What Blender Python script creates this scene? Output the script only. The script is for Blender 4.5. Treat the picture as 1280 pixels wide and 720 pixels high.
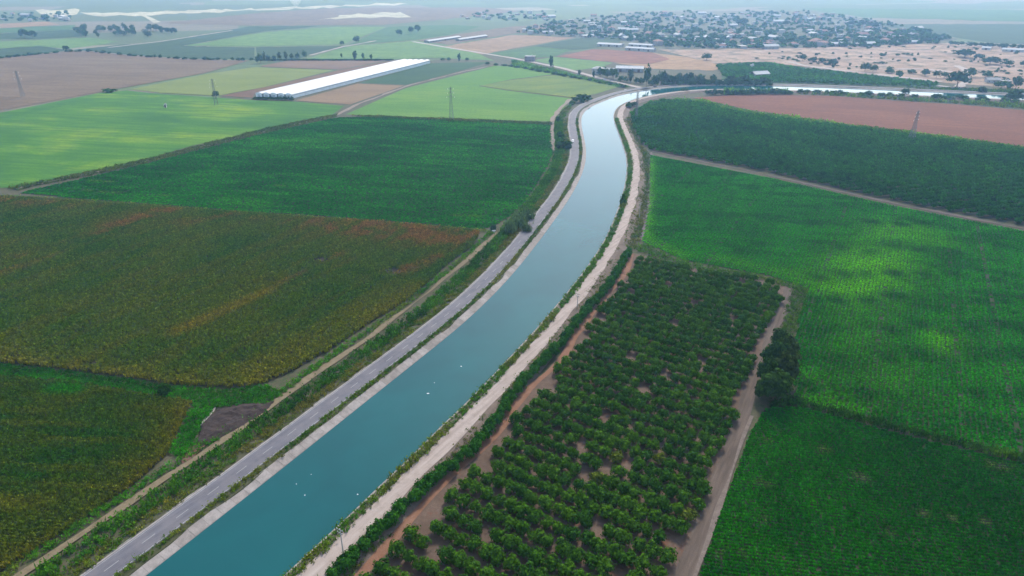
import bpy, bmesh, math, random
import numpy as np
from mathutils import Vector, Matrix
for o in list(bpy.data.objects): bpy.data.objects.remove(o)
S = bpy.context.scene
COL = S.collection
rnd = random.Random(7)
RS = np.random.RandomState(11)

# ---------------------------------------------------------------- camera, world, sun, exposure
H = 120.0                       # flying height of the drone, metres
F = 853.0                       # focal length in pixels of the 1280 px wide photograph
PITCH = math.atan((360 + 40) / F)
cam_d = bpy.data.cameras.new('camera'); cam = bpy.data.objects.new('camera', cam_d); COL.objects.link(cam)
cam.location = (0, 0, H); cam.rotation_euler = (math.radians(90) - PITCH, 0, 0)
cam_d.sensor_width = 36; cam_d.lens = F / 1280 * 36; cam_d.clip_start = 0.5; cam_d.clip_end = 30000
S.camera = cam
SUN_EL, SUN_AZ = math.radians(42), math.radians(15)     # azimuth: from +Y towards +X
w = bpy.data.worlds.new('World'); S.world = w; w.use_nodes = True
nt = w.node_tree; nt.nodes.clear()
sky = nt.nodes.new('ShaderNodeTexSky'); sky.sky_type = 'NISHITA'; sky.sun_disc = False
sky.sun_elevation = SUN_EL; sky.sun_rotation = SUN_AZ; sky.altitude = 100
sky.air_density = 1.0; sky.dust_density = 1.0; sky.ozone_density = 1.0
tc = nt.nodes.new('ShaderNodeTexCoord'); mp = nt.nodes.new('ShaderNodeMapping'); mp.inputs['Scale'].default_value = (1, 1, 3.2)
cn = nt.nodes.new('ShaderNodeTexNoise'); cn.inputs['Scale'].default_value = 2.2; cn.inputs['Detail'].default_value = 7
cr = nt.nodes.new('ShaderNodeValToRGB'); cr.color_ramp.elements[0].position = .34; cr.color_ramp.elements[1].position = .68
cr.color_ramp.elements[0].color = (.03, .03, .03, 1); cr.color_ramp.elements[1].color = (.26, .26, .26, 1)
mx = nt.nodes.new('ShaderNodeMix'); mx.data_type = 'RGBA'; mx.inputs[7].default_value = (6.0, 6.3, 6.8, 1)
bg = nt.nodes.new('ShaderNodeBackground'); bg.inputs[1].default_value = 0.12
wo = nt.nodes.new('ShaderNodeOutputWorld')
nt.links.new(tc.outputs['Generated'], mp.inputs[0]); nt.links.new(mp.outputs[0], cn.inputs[0])
nt.links.new(cn.outputs[0], cr.inputs[0]); nt.links.new(cr.outputs[0], mx.inputs[0])
nt.links.new(sky.outputs[0], mx.inputs[6]); nt.links.new(mx.outputs[2], bg.inputs[0]); nt.links.new(bg.outputs[0], wo.inputs[0])
sd = bpy.data.lights.new('sun', 'SUN'); sd.energy = 2.2; sd.angle = math.radians(10); sd.color = (1, .96, .9)
sun = bpy.data.objects.new('sun', sd); COL.objects.link(sun)
sdir = Vector((math.sin(SUN_AZ) * math.cos(SUN_EL), math.cos(SUN_AZ) * math.cos(SUN_EL), math.sin(SUN_EL)))
sun.rotation_euler = sdir.to_track_quat('Z', 'Y').to_euler(); sun.location = (0, 0, 300)
S.view_settings.view_transform = 'Standard'; S.view_settings.look = 'None'
S.view_settings.exposure = 1.22; S.view_settings.gamma = 1.0; S.view_settings.use_curve_mapping = False
S.render.engine = 'CYCLES'
S.cycles.use_denoising = True
S.cycles.max_bounces = 5; S.cycles.diffuse_bounces = 2; S.cycles.glossy_bounces = 2; S.cycles.transmission_bounces = 2
S.cycles.volume_bounces = 2; S.cycles.transparent_max_bounces = 4
S.cycles.volume_max_steps = 64
HAZE = 0.000175

# ---------------------------------------------------------------- helpers: pixels to ground
CP, SP = math.cos(PITCH), math.sin(PITCH)
def G(x, y, z=0.0):
    u = (x - 640) / F; v = (y - 360) / F
    t = (H - z) / (SP + v * CP)
    return (u * t, (CP - v * SP) * t)
def GP(pts, z=0.0): return np.array([G(x, y, z) for x, y in pts])
def depth(x, y): return H / (SP + (y - 360) / F * CP)
def mpp(x, y): return depth(x, y) / F                       # metres per photo pixel at that ground point
def to_px(P):
    P = np.asarray(P); X, Y = P[:, 0], P[:, 1]; d = Y * CP + H * SP; return np.c_[640 + F * X / d, 360 + F * (H * CP - Y * SP) / d]
def inpoly(P, poly):
    x, y = P[:, 0], P[:, 1]; r = np.zeros(len(P), bool); n = len(poly)
    for i in range(n):
        x0, y0 = poly[i]; x1, y1 = poly[(i + 1) % n]
        if y0 == y1: continue
        c = ((y0 > y) != (y1 > y)) & (x < (x1 - x0) * (y - y0) / (y1 - y0) + x0); r ^= c
    return r
def segd(P, a, b):
    a = np.asarray(a); b = np.asarray(b); d = b - a; t = np.clip(((P - a) @ d) / (d @ d), 0, 1)
    return np.hypot(*(P - a - t[:, None] * d).T)
def polyd(P, L):
    d = np.full(len(P), 1e9)
    for i in range(len(L) - 1): d = np.minimum(d, segd(P, L[i], L[i + 1]))
    return d
def hash2(i, j, s): 
    n = (i * 374761393 + j * 668265263 + s * 1442695041) & 0x7fffffff
    n = ((n ^ (n >> 13)) * 1274126177) & 0x7fffffff
    return ((n ^ (n >> 16)) & 0xffff) / 65535.0
def vnoise(P, size, seed=0, oct=3):
    tot = 0; amp = 1; nrm = 0
    for k in range(oct):
        q = np.asarray(P) / (size / 2 ** k); i = np.floor(q).astype(np.int64); f = q - i; f = f * f * (3 - 2 * f)
        s = seed + 17 * k
        a = hash2(i[:, 0], i[:, 1], s); b = hash2(i[:, 0] + 1, i[:, 1], s); c = hash2(i[:, 0], i[:, 1] + 1, s); d = hash2(i[:, 0] + 1, i[:, 1] + 1, s)
        tot = tot + amp * ((a * (1 - f[:, 0]) + b * f[:, 0]) * (1 - f[:, 1]) + (c * (1 - f[:, 0]) + d * f[:, 0]) * f[:, 1]); nrm += amp; amp *= .55
    return tot / nrm
def rot2(P, a): c, s = math.cos(a), math.sin(a); return np.c_[P[:, 0] * c + P[:, 1] * s, -P[:, 0] * s + P[:, 1] * c]
def lerp(a, b, t): return np.asarray(a) * (1 - t) + np.asarray(b) * t
def px_angle(p, q):             # ground direction of the line through two photo points
    a, b = G(*p), G(*q); return math.atan2(b[1] - a[1], b[0] - a[0])

# ---------------------------------------------------------------- helpers: objects
def tag(o, label=None, cat=None, group=None, kind=None):
    if label: o['label'] = label
    if cat: o['category'] = cat
    if group: o['group'] = group
    if kind: o['kind'] = kind
    return o
def link(name, me, mat=None, parent=None):
    o = bpy.data.objects.new(name, me); COL.objects.link(o)
    if mat is not None and me is not None and not me.materials: me.materials.append(mat)
    if parent is not None: o.parent = parent
    return o
def empty(name, loc=(0, 0, 0), rz=0.0, sc=1.0):
    o = bpy.data.objects.new(name, None); COL.objects.link(o); o.location = loc; o.rotation_euler = (0, 0, rz)
    o.scale = (sc, sc, sc) if not hasattr(sc, '__len__') else sc
    o.empty_display_size = .2; return o
class MB:
    def __init__(s): s.v = []; s.f = []
    def box(s, c, d, rz=0.0, taper=1.0):
        cx, cy, cz = c; dx, dy, dz = (t / 2 for t in d); b = len(s.v); cc, ss = math.cos(rz), math.sin(rz)
        for z, k in ((-dz, 1), (dz, taper)):
            for x, y in ((-dx, -dy), (dx, -dy), (dx, dy), (-dx, dy)):
                x *= k; y *= k; s.v.append((cx + x * cc - y * ss, cy + x * ss + y * cc, cz + z))
        s.f += [tuple(b + i for i in q) for q in ((0, 3, 2, 1), (4, 5, 6, 7), (0, 1, 5, 4), (1, 2, 6, 5), (2, 3, 7, 6), (3, 0, 4, 7))]
        return s
    def bar(s, a, b, r0, r1=None, n=5):
        r1 = r0 if r1 is None else r1; a = Vector(a); b = Vector(b); d = (b - a).normalized()
        u = d.orthogonal().normalized(); v = d.cross(u); k = len(s.v)
        for p, r in ((a, r0), (b, r1)):
            for i in range(n): t = 2 * math.pi * i / n; s.v.append(tuple(p + u * (r * math.cos(t)) + v * (r * math.sin(t))))
        for i in range(n): j = (i + 1) % n; s.f.append((k + i, k + j, k + n + j, k + n + i))
        s.f.append(tuple(k + n - 1 - i for i in range(n))); s.f.append(tuple(k + n + i for i in range(n))); return s
    def poly(s, pts): b = len(s.v); s.v += [tuple(p) for p in pts]; s.f.append(tuple(range(b, b + len(pts)))); return s
    def prism(s, prof, x0, x1):     # profile in (y, z) swept along x
        b = len(s.v); n = len(prof)
        for x in (x0, x1): s.v += [(x, y, z) for y, z in prof]
        for i in range(n): j = (i + 1) % n; s.f.append((b + i, b + n + i, b + n + j, b + j))
        s.f.append(tuple(b + i for i in range(n))); s.f.append(tuple(b + n + n - 1 - i for i in range(n))); return s
    def mesh(s, name):
        m = bpy.data.meshes.new(name); m.from_pydata(s.v, [], s.f); m.update(); return m
    def build(s, name, mat, parent=None): return link(name, s.mesh(name), mat, parent)
def quads_mesh(name, V):        # V: (n,4,3)
    n = len(V); m = bpy.data.meshes.new(name); m.vertices.add(n * 4); m.vertices.foreach_set('co', V.reshape(-1).astype(np.float32))
    m.loops.add(n * 4); m.loops.foreach_set('vertex_index', np.arange(n * 4, dtype=np.int32))
    m.polygons.add(n); m.polygons.foreach_set('loop_start', np.arange(0, n * 4, 4, dtype=np.int32)); m.update(calc_edges=True); m.validate(); return m
def sheet(name, P, z, mat, kind='structure', label=None, cat=None, parent=None):
    bm = bmesh.new(); vs = [bm.verts.new((x, y, z)) for x, y in P]; f = bm.faces.new(vs); f.normal_update()
    if f.normal.z < 0: f.normal_flip()
    bmesh.ops.triangulate(bm, faces=[f]); me = bpy.data.meshes.new(name); bm.to_mesh(me); bm.free()
    o = link(name, me, mat, parent); return tag(o, label, cat, None, kind)
def strip_mesh(name, rows, close=False):     # rows: list of (n,3) arrays
    n = len(rows[0]); V = np.concatenate(rows); m = bpy.data.meshes.new(name); f = []
    for r in range(len(rows) - 1):
        for i in range(n - 1): f.append((r * n + i, r * n + i + 1, (r + 1) * n + i + 1, (r + 1) * n + i))
    m.from_pydata(V.tolist(), [], f); m.update()
    if m.polygons and sum(p.normal.z for p in list(m.polygons)[:20]) < 0: m.flip_normals()
    return m

# ---------------------------------------------------------------- helpers: materials
def srgb(r, g, b):
    return tuple(((c / 255) / 12.92 if c / 255 <= .04045 else ((c / 255 + .055) / 1.055) ** 2.4) for c in (r, g, b))
def newmat(name):
    m = bpy.data.materials.new(name); m.use_nodes = True; n = m.node_tree; n.nodes.clear(); return m, n
def N(n, t, **kw):
    x = n.nodes.new(t)
    for k, v in kw.items():
        if k in x.inputs: x.inputs[k].default_value = v
        else: setattr(x, k, v)
    return x
def mixc(n, fac, a, b, blend='MIX'):
    x = n.nodes.new('ShaderNodeMix'); x.data_type = 'RGBA'; x.blend_type = blend
    for s, v in ((x.inputs[0], fac), (x.inputs[6], a), (x.inputs[7], b)):
        if hasattr(v, 'links') or isinstance(v, bpy.types.NodeSocket): n.links.new(v, s)
        else: s.default_value = v if not (hasattr(v, '__len__') and len(v) == 3) else (*v, 1)
    return x.outputs[2]
def ramp(n, fac, stops):
    r = n.nodes.new('ShaderNodeValToRGB'); e = r.color_ramp.elements
    while len(e) < len(stops): e.new(.5)
    for i, (p, c) in enumerate(stops): e[i].position = p; e[i].color = (*c, 1) if len(c) == 3 else c
    n.links.new(fac, r.inputs[0]); return r.outputs[0]
def noise(n, co, scale, detail=4, rough=.55, dist=0.0):
    x = N(n, 'ShaderNodeTexNoise', Scale=scale, Detail=detail, Roughness=rough, Distortion=dist); n.links.new(co, x.inputs['Vector']); return x.outputs[0]
def mapped(n, ang=0.0, scale=(1, 1, 1)):
    t = N(n, 'ShaderNodeTexCoord'); r = N(n, 'ShaderNodeMapping'); r.inputs['Rotation'].default_value = (0, 0, -ang); n.links.new(t.outputs['Object'], r.inputs[0])
    s = N(n, 'ShaderNodeMapping'); s.inputs['Scale'].default_value = scale; n.links.new(r.outputs[0], s.inputs[0]); return s.outputs[0]
def finish(n, col, rough=.9, bump=None, bstr=.3, bdist=.3, spec=.15, metal=0.0):
    b = N(n, 'ShaderNodeBsdfPrincipled', Roughness=rough, Metallic=metal); b.inputs['Specular IOR Level'].default_value = spec
    if isinstance(col, bpy.types.NodeSocket): n.links.new(col, b.inputs['Base Color'])
    else: b.inputs['Base Color'].default_value = (*col, 1)
    if bump is not None:
        k = N(n, 'ShaderNodeBump', Strength=bstr, Distance=bdist); n.links.new(bump, k.inputs['Height']); n.links.new(k.outputs[0], b.inputs['Normal'])
    o = N(n, 'ShaderNodeOutputMaterial'); n.links.new(b.outputs[0], o.inputs[0]); return b
def field_mat(name, c0, c1, c2=None, ang=0.0, streak=(60, 4), patch=45, fine=1.2, sfac=.6, pfac=.55, ffac=.35, bump=.4):
    m, n = newmat(name); c2 = c2 or c1; c0, c1, c2 = ([c[0] * .56, c[1] * .58, c[2] * .42] for c in (c0, c1, c2)); d = [x * .55 for x in c0]
    st = noise(n, mapped(n, ang, (1 / streak[0], 1 / streak[1], 1)), 1.0, 3)
    pa = noise(n, mapped(n, ang, (.6, 1, 1)), 1 / patch, 4, .6, .4); fi = noise(n, mapped(n), fine, 3, .7)
    c = ramp(n, pa, [(.32, c0), (.52, c1), (.72, c2)])
    c = mixc(n, ramp(n, st, [(.35, (sfac,) * 3), (.6, (0, 0, 0))]), c, c0)
    c = mixc(n, ramp(n, fi, [(.35, (ffac,) * 3), (.62, (0, 0, 0))]), c, d)
    finish(n, c, .95, fi, bump, .35); return m
def dirt_mat(name, c0, c1, scale=.25, ang=0.0, stretch=(1, 1, 1), bump=.35, spots=None):
    c0, c1 = [x * .66 for x in c0], [x * .66 for x in c1]; spots = (spots[0], spots[1], [x * .66 for x in spots[2]]) if spots else None
    m, n = newmat(name); a = noise(n, mapped(n, ang, stretch), scale, 6, .65); b = noise(n, mapped(n), scale * 9, 4, .7)
    c = ramp(n, a, [(.3, c0), (.7, c1)]); c = mixc(n, ramp(n, b, [(.3, (.45,) * 3), (.65, (0, 0, 0))]), c, [x * .6 for x in c0])
    if spots: c = mixc(n, ramp(n, noise(n, mapped(n), spots[0], 5, .7), [(spots[1], (0, 0, 0)), (spots[1] + .12, (1, 1, 1))]), c, spots[2])
    finish(n, c, .95, b, bump, .2); return m
def plain(name, col, rough=.6, spec=.3, metal=0.0, var=.15, scale=1.5):
    m, n = newmat(name); a = noise(n, mapped(n), scale, 4, .6)
    finish(n, ramp(n, a, [(.3, [x * (1 - var) for x in col]), (.7, [min(1, x * (1 + var)) for x in col])]), rough, None, spec=spec, metal=metal); return m
def leaf_mat(name, mode, base=(1, 1, 1), trans=.27):
    m, n = newmat(name)
    if mode == 'inst': a = N(n, 'ShaderNodeAttribute', attribute_type='INSTANCER', attribute_name='tint'); c = a.outputs['Color']
    else: a = N(n, 'ShaderNodeObjectInfo'); c = a.outputs['Color']
    g = N(n, 'ShaderNodeNewGeometry'); k = N(n, 'ShaderNodeTexNoise', Scale=.9, Detail=2.0); n.links.new(g.outputs['Position'], k.inputs['Vector'])
    v = ramp(n, k.outputs[0], [(.3, (.68, .70, .68)), (.7, (1.28, 1.25, 1.15))])
    col = mixc(n, 1.0, mixc(n, 1.0, c, v, 'MULTIPLY'), ramp(n, g.outputs['Random Per Island'], [(0, (.55, .58, .55)), (.6, (1.0, 1.0, 1.0)), (1, (1.55, 1.45, 1.25))]), 'MULTIPLY')
    dfs = N(n, 'ShaderNodeBsdfDiffuse'); tr = N(n, 'ShaderNodeBsdfTranslucent'); n.links.new(col, dfs.inputs[0]); n.links.new(col, tr.inputs[0])
    mxs = N(n, 'ShaderNodeMixShader'); mxs.inputs[0].default_value = trans; n.links.new(dfs.outputs[0], mxs.inputs[1]); n.links.new(tr.outputs[0], mxs.inputs[2])
    o = N(n, 'ShaderNodeOutputMaterial'); n.links.new(mxs.outputs[0], o.inputs[0]); return m

LEAF_I = leaf_mat('leaf_scattered', 'inst'); LEAF_O = leaf_mat('leaf_tree', 'obj')
BARK = plain('bark', (.13, .095, .07), .9)

# ---------------------------------------------------------------- helpers: foliage prototypes and scattering
def leaf_quads(P, Nrm, size, rs, asp=1.0):
    n = len(P); Nrm = Nrm / (np.linalg.norm(Nrm, axis=1, keepdims=True) + 1e-9); r = rs.normal(size=(n, 3)); t = np.cross(Nrm, r); t /= np.linalg.norm(t, axis=1, keepdims=True) + 1e-9
    b = np.cross(Nrm, t); s = (size * rs.uniform(.6, 1.35, n))[:, None]; t = t * s; b = b * s * asp
    return np.stack([P - t * .5 - b * .5, P + t * .5 - b * .35, P + t * .5 + b * .5, P - t * .4 + b * .5], 1)
def crown_quads(seed, rx, ry, rz, zc, ncl, per, leaf, clr, inner=.25, low=-.55):
    rs = np.random.RandomState(seed); Q = []
    d = rs.normal(size=(ncl * 3, 3)); d /= np.linalg.norm(d, axis=1, keepdims=True); d = d[d[:, 2] > low][:ncl]
    lump = 0.78 + .3 * np.sin(d[:, 0] * 3.1 + seed) * np.cos(d[:, 1] * 2.7 + seed * 1.7) + .12 * rs.normal(size=len(d))
    rr = np.where(rs.rand(len(d)) < inner, rs.uniform(.25, .7, len(d)), np.clip(lump, .55, 1.12))
    C = d * rr[:, None] * np.array([rx, ry, rz]) + np.array([0, 0, zc])
    for c, dd in zip(C, d):
        o = rs.normal(size=(per, 3)) * clr * np.array([1, 1, .75]); nr = o / clr * .8 + dd * .7 + np.array([0, 0, .5]) + rs.normal(size=(per, 3)) * .35
        Q.append(leaf_quads(c + o, nr, leaf, rs))
    return np.concatenate(Q)
def crown_mesh(name, *a, **k): return quads_mesh(name, crown_quads(*a, **k))
def blade_quads(seed, n, h, spread, wid, bend, leafy=0):
    rs = np.random.RandomState(seed); Q = []
    for i in range(n):
        a = rs.uniform(0, 6.283); d = np.array([math.cos(a), math.sin(a), 0]); sd_ = np.array([-d[1], d[0], 0]); p = np.array([*(rs.normal(size=2) * spread * .5), 0])
        hh = h * rs.uniform(.65, 1.1); b = bend * rs.uniform(.4, 1.3); w_ = wid * rs.uniform(.7, 1.3)
        p1 = p + d * b * .3 + np.array([0, 0, hh * .65]); p2 = p + d * b + np.array([0, 0, hh * rs.uniform(.75, 1.0)])
        Q.append([p - sd_ * w_ * .35, p + sd_ * w_ * .35, p1 + sd_ * w_ * .5, p1 - sd_ * w_ * .5]); Q.append([p1 - sd_ * w_ * .5, p1 + sd_ * w_ * .5, p2 + sd_ * w_ * .12, p2 - sd_ * w_ * .12])
    Q = np.array(Q)
    if leafy:
        P = rs.normal(size=(leafy, 3)) * np.array([spread, spread, h * .28]) + np.array([0, 0, h * .55]); P[:, 2] = np.clip(P[:, 2], .05 * h, h)
        Q = np.concatenate([Q, leaf_quads(P, rs.normal(size=(leafy, 3)) + np.array([0, 0, .9]), wid * 2.2, rs)])
    return Q
def dome_quads(seed, n, r, h, leaf):
    rs = np.random.RandomState(seed); a = rs.uniform(0, 6.283, n); q = np.sqrt(rs.uniform(0, 1, n)); P = np.c_[r * q * np.cos(a), r * q * np.sin(a), h * (1 - .8 * q ** 2) * rs.uniform(.65, 1.05, n)]
    return leaf_quads(P, np.c_[np.cos(a) * q, np.sin(a) * q, np.full(n, .9)] + rs.normal(size=(n, 3)) * .3, leaf, rs)
def proto(name, quads, mat=None):
    m = quads_mesh(name, quads); m.materials.append(mat or LEAF_I); return bpy.data.objects.new(name, m)      # not linked: only lends its mesh to scattered stuff
def stuff(name, protos, P, z, rot, scl, tint, label, cat, parent=None):
    n = len(P); me = bpy.data.meshes.new(name); me.vertices.add(n); co = np.zeros((n, 3), np.float32); co[:, :2] = P; co[:, 2] = z; me.vertices.foreach_set('co', co.reshape(-1))
    R = np.zeros((n, 3), np.float32); R[:, 2] = rot; sc = np.zeros((n, 3), np.float32); sc[:] = np.asarray(scl).reshape(n, -1)
    for nm, arr in (('rot', R), ('scl', sc), ('tint', np.clip(tint, 0, 1).astype(np.float32))):
        at = me.attributes.new(nm, 'FLOAT_VECTOR', 'POINT'); at.data.foreach_set('vector', np.ascontiguousarray(arr).reshape(-1))
    at = me.attributes.new('variant', 'INT', 'POINT'); at.data.foreach_set('value', RS.randint(0, len(protos), n).astype(np.int32))
    o = link(name, me, None, parent)
    g = bpy.data.node_groups.new(name + '_scatter', 'GeometryNodeTree'); g.interface.new_socket('Geometry', in_out='INPUT', socket_type='NodeSocketGeometry'); g.interface.new_socket('Geometry', in_out='OUTPUT', socket_type='NodeSocketGeometry')
    gi = g.nodes.new('NodeGroupInput'); go = g.nodes.new('NodeGroupOutput'); ip = g.nodes.new('GeometryNodeInstanceOnPoints'); jn = g.nodes.new('GeometryNodeJoinGeometry')
    for pr in reversed(protos):
        oi = g.nodes.new('GeometryNodeObjectInfo'); oi.inputs['Object'].default_value = pr; oi.inputs['As Instance'].default_value = True; g.links.new(oi.outputs['Geometry'], jn.inputs[0])
    def na(nm, ty): x = g.nodes.new('GeometryNodeInputNamedAttribute'); x.data_type = ty; x.inputs['Name'].default_value = nm; return x.outputs['Attribute']
    e2r = g.nodes.new('FunctionNodeEulerToRotation'); g.links.new(na('rot', 'FLOAT_VECTOR'), e2r.inputs[0])
    g.links.new(gi.outputs[0], ip.inputs['Points']); g.links.new(jn.outputs[0], ip.inputs['Instance']); ip.inputs['Pick Instance'].default_value = True
    g.links.new(na('variant', 'INT'), ip.inputs['Instance Index']); g.links.new(e2r.outputs[0], ip.inputs['Rotation']); g.links.new(na('scl', 'FLOAT_VECTOR'), ip.inputs['Scale'])
    g.links.new(ip.outputs[0], go.inputs[0]); md = o.modifiers.new('scatter', 'NODES'); md.node_group = g
    return tag(o, label, cat, None, 'stuff')
def lattice(poly, ang, row, step, jr=.1, js=.3, seed=3):
    rs = np.random.RandomState(seed); q = rot2(poly, ang); lo, hi = q.min(0), q.max(0)
    X, Y = np.meshgrid(np.arange(lo[0], hi[0], step), np.arange(lo[1], hi[1], row)); P = np.c_[X.ravel(), Y.ravel()]
    P += np.c_[rs.normal(size=len(P)) * js * step, rs.normal(size=len(P)) * jr * row]; P = rot2(P, -ang); return P[inpoly(P, poly)]
def jit(tint, amt, rs=RS): return np.array([.62, 1.14, .13]) * tint * (1 + amt * rs.normal(size=(len(tint), 1))) * (1 + amt * .35 * rs.normal(size=tint.shape))

# ================================================================ SETTING: ground, fields
def far_ground():
    m, n = newmat('far_plain'); co = mapped(n, .35, (1 / 520, 1 / 300, 1))
    v = N(n, 'ShaderNodeTexVoronoi', Scale=1.0, Randomness=.75); n.links.new(co, v.inputs['Vector']); v.distance = 'CHEBYCHEV'
    sp = N(n, 'ShaderNodeSeparateColor'); n.links.new(v.outputs['Color'], sp.inputs[0])
    c = ramp(n, sp.outputs[0], [(.0, (.09, .12, .05)), (.3, (.12, .16, .06)), (.5, (.20, .16, .11)), (.7, (.10, .14, .06)), (.85, (.30, .25, .18)), (1, (.07, .11, .05))])
    c.node.color_ramp.interpolation = 'CONSTANT'
    a = noise(n, mapped(n, .35, (1, 3, 1)), .008, 6, .6); c = mixc(n, ramp(n, a, [(.3, (.55,) * 3), (.6, (0, 0, 0))]), c, (.10, .11, .06))
    f = noise(n, mapped(n), .12, 4, .7); c = mixc(n, ramp(n, f, [(.35, (.4,) * 3), (.6, (0, 0, 0))]), c, (.05, .06, .035))
    c = mixc(n, 1.0, c, (.85, .9, .95), 'MULTIPLY'); finish(n, c, 1.0); return m
GX, GY0, GY1 = 7000, -1200, 10500
sheet('ground', [(-GX, GY0), (GX, GY0), (GX, GY1), (-GX, GY1)], -.35, far_ground())
M = {}
M['verge'] = dirt_mat('weedy_soil', (.085, .090, .042), (.16, .135, .085), .18, spots=(.35, .52, (.065, .095, .035)))
M['redsoil'] = dirt_mat('orchard_soil', (.13, .085, .058), (.23, .16, .12), .12, spots=(.16, .56, (.19, .09, .055)))
M['track'] = dirt_mat('track_dirt', (.25, .19, .145), (.40, .32, .26), .4)
M['paletrack'] = dirt_mat('pale_dirt', (.42, .36, .32), (.60, .52, .47), .35)
M['darksoil'] = dirt_mat('dark_spoil', (.048, .033, .028), (.105, .075, .065), .8, bump=.9)
M['barren'] = dirt_mat('barren_earth', (.30, .185, .115), (.58, .43, .31), .022, spots=(.045, .50, (.15, .125, .075)))
# near ground under the canal banks and field margins
sheet('field_margin', GP([(-260, 1050), (-60, 250), (330, 100), (620, 66), (980, 60), (1420, 100), (1420, 330), (1330, 1050)]), -.2, M['verge'], label='weedy soil of the field margins between the crops', cat='ground')

def fld(name, px, mat, z=0.0, label=None): return sheet(name, GP(px), z, mat, label=label, cat='field' if label else None)
A_row = px_angle((560, 285), (160, 256))           # the left fields run along this line
A_can = px_angle((129, 720), (495, 470))
F1 = [(-200, 452), (0, 472), (95, 479), (185, 495), (240, 503), (232, 520), (222, 542), (210, 567), (160, 612), (100, 652), (50, 685), (0, 715), (-60, 752), (-240, 752)]
F2 = [(-150, 236), (0, 246), (120, 253), (215, 260), (320, 268), (460, 277), (560, 286), (600, 291), (592, 307), (560, 330), (530, 358), (505, 378), (460, 405), (420, 433), (370, 461), (335, 477), (318, 482), (287, 485), (212, 480), (150, 470), (62, 459), (0, 453), (-220, 430)]
F3 = [(24, 241), (170, 208), (330, 167), (422, 147), (470, 146), (560, 150), (688, 156), (691, 190), (686, 205), (671, 230), (654, 255), (640, 267), (622, 280), (604, 286), (460, 274), (320, 265), (215, 257), (120, 250)]
F4 = [(-160, 170), (0, 141), (125, 116), (158, 113), (200, 117.5), (265, 121.5), (320, 125.5), (370, 127), (430, 132.5), (416, 143), (320, 165), (240, 182), (160, 206), (20, 234), (-160, 240)]
F5 = [(-160, 92), (0, 72.5), (80, 64.5), (110, 64), (160, 69), (230, 73.5), (312, 75.5), (255, 91.5), (155, 109.5), (0, 138), (-160, 167)]
F6 = [(163, 111.5), (258, 92.5), (318, 84), (418, 87.5), (330, 109), (272, 119.5), (200, 116)]
F7 = [(325, 82.5), (362, 75.3), (488, 75), (424, 87), (330, 83.6)]
F7b = [(275, 120), (334, 108.5), (424, 87.6), (490, 75.6), (505, 74.5), (318, 117), (316, 122)]
F8 = [(369, 125.5), (447, 104.5), (505, 107), (438, 130.5)]
F9 = [(449, 103.5), (537, 79), (613, 77.5), (570, 90), (508, 106)]
F10 = [(432, 143), (507, 110.2), (590, 89.3), (618, 82.3), (655, 83), (700, 92), (640, 99), (598, 107.5), (640, 114), (715, 123), (700, 140), (690, 152), (560, 148)]
F11 = [(600, 107), (640, 99.8), (700, 93), (777, 107.5), (745, 117.5), (716, 121.8), (640, 113)]
F12 = [(812.5, 194), (960, 222), (1120, 258), (1280, 289), (1420, 316), (1420, 604), (1280, 570), (1210, 554), (1130, 536), (1070, 520), (997, 501), (991, 472), (993, 445), (998, 397), (1012, 361), (960, 344), (855, 325), (803, 302), (812, 255)]
F13 = [(957, 510), (1000, 508), (1130, 544), (1280, 580), (1400, 608), (1420, 770), (858, 770), (873, 720), (901, 640), (923, 582), (938, 540)]
OR2 = [(788, 142), (816, 128), (840, 126.5), (877, 130), (922, 141), (960, 147), (1035, 157), (1120, 168), (1225, 181), (1420, 207), (1420, 312), (1280, 282), (1120, 252), (960, 215), (815, 188), (801, 180), (792, 160)]
MAR = [(866, 122), (905, 119.5), (960, 118), (1040, 120), (1120, 126), (1200, 131), (1280, 138), (1420, 149), (1420, 205), (1225, 176), (1145, 166), (1047, 154), (960, 141), (915, 133)]
M['corn_ground'] = dirt_mat('corn_soil', (.05, .045, .026), (.10, .08, .045), .3)
M['crop_ground'] = dirt_mat('crop_soil', (.03, .05, .02), (.06, .075, .03), .3)
fld('maize_ground', F1, M['corn_ground'], -.02); fld('maize_ground', F2, M['corn_ground'], -.02)
fld('crop_ground', F12, M['crop_ground'], -.02); fld('crop_ground', F13, dirt_mat('row_soil', (.035, .045, .022), (.07, .07, .04), .4), -.02)
fld('crop_ground', F3, M['crop_ground'], -.02)
fld('green_field', F4, field_mat('bright_crop', (.035, .165, .02), (.10, .28, .015), (.34, .47, .02), A_row, (70, 6), 55, .5, .7), .02, 'bright green field beyond the ditch on the left')  # the lightest yellow-green paints sunlit streaks into the crop colour
fld('ploughed_field', F5, field_mat('plough_a', (.19, .12, .10), (.30, .20, .165), (.33, .24, .20), A_row, (120, 5), 70, .3, .9, .55, .5), .02, 'wide mauve brown ploughed field at upper left')
fld('pale_green_field', F6, field_mat('pale_crop', (.20, .25, .07), (.26, .31, .09), (.30, .33, .11), A_row, (90, 6), 60, .4), .02, 'pale yellow green field left of the long greenhouse')
fld('ploughed_field', F7, field_mat('plough_b', (.22, .13, .11), (.30, .19, .16), None, A_row, (80, 5), 70, .4), .02, 'small brown ploughed field behind the long greenhouse')
fld('ploughed_strip', F7b, field_mat('plough_c', (.20, .10, .075), (.26, .15, .11), None, A_row, (80, 5), 70, .4), .05, 'narrow brown strip along the left wall of the greenhouse')
fld('ploughed_field', F8, field_mat('plough_d', (.27, .165, .12), (.36, .23, .17), None, A_row, (60, 4), 40, .4), .02, 'pinkish brown ploughed plot before the long greenhouse')
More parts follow.
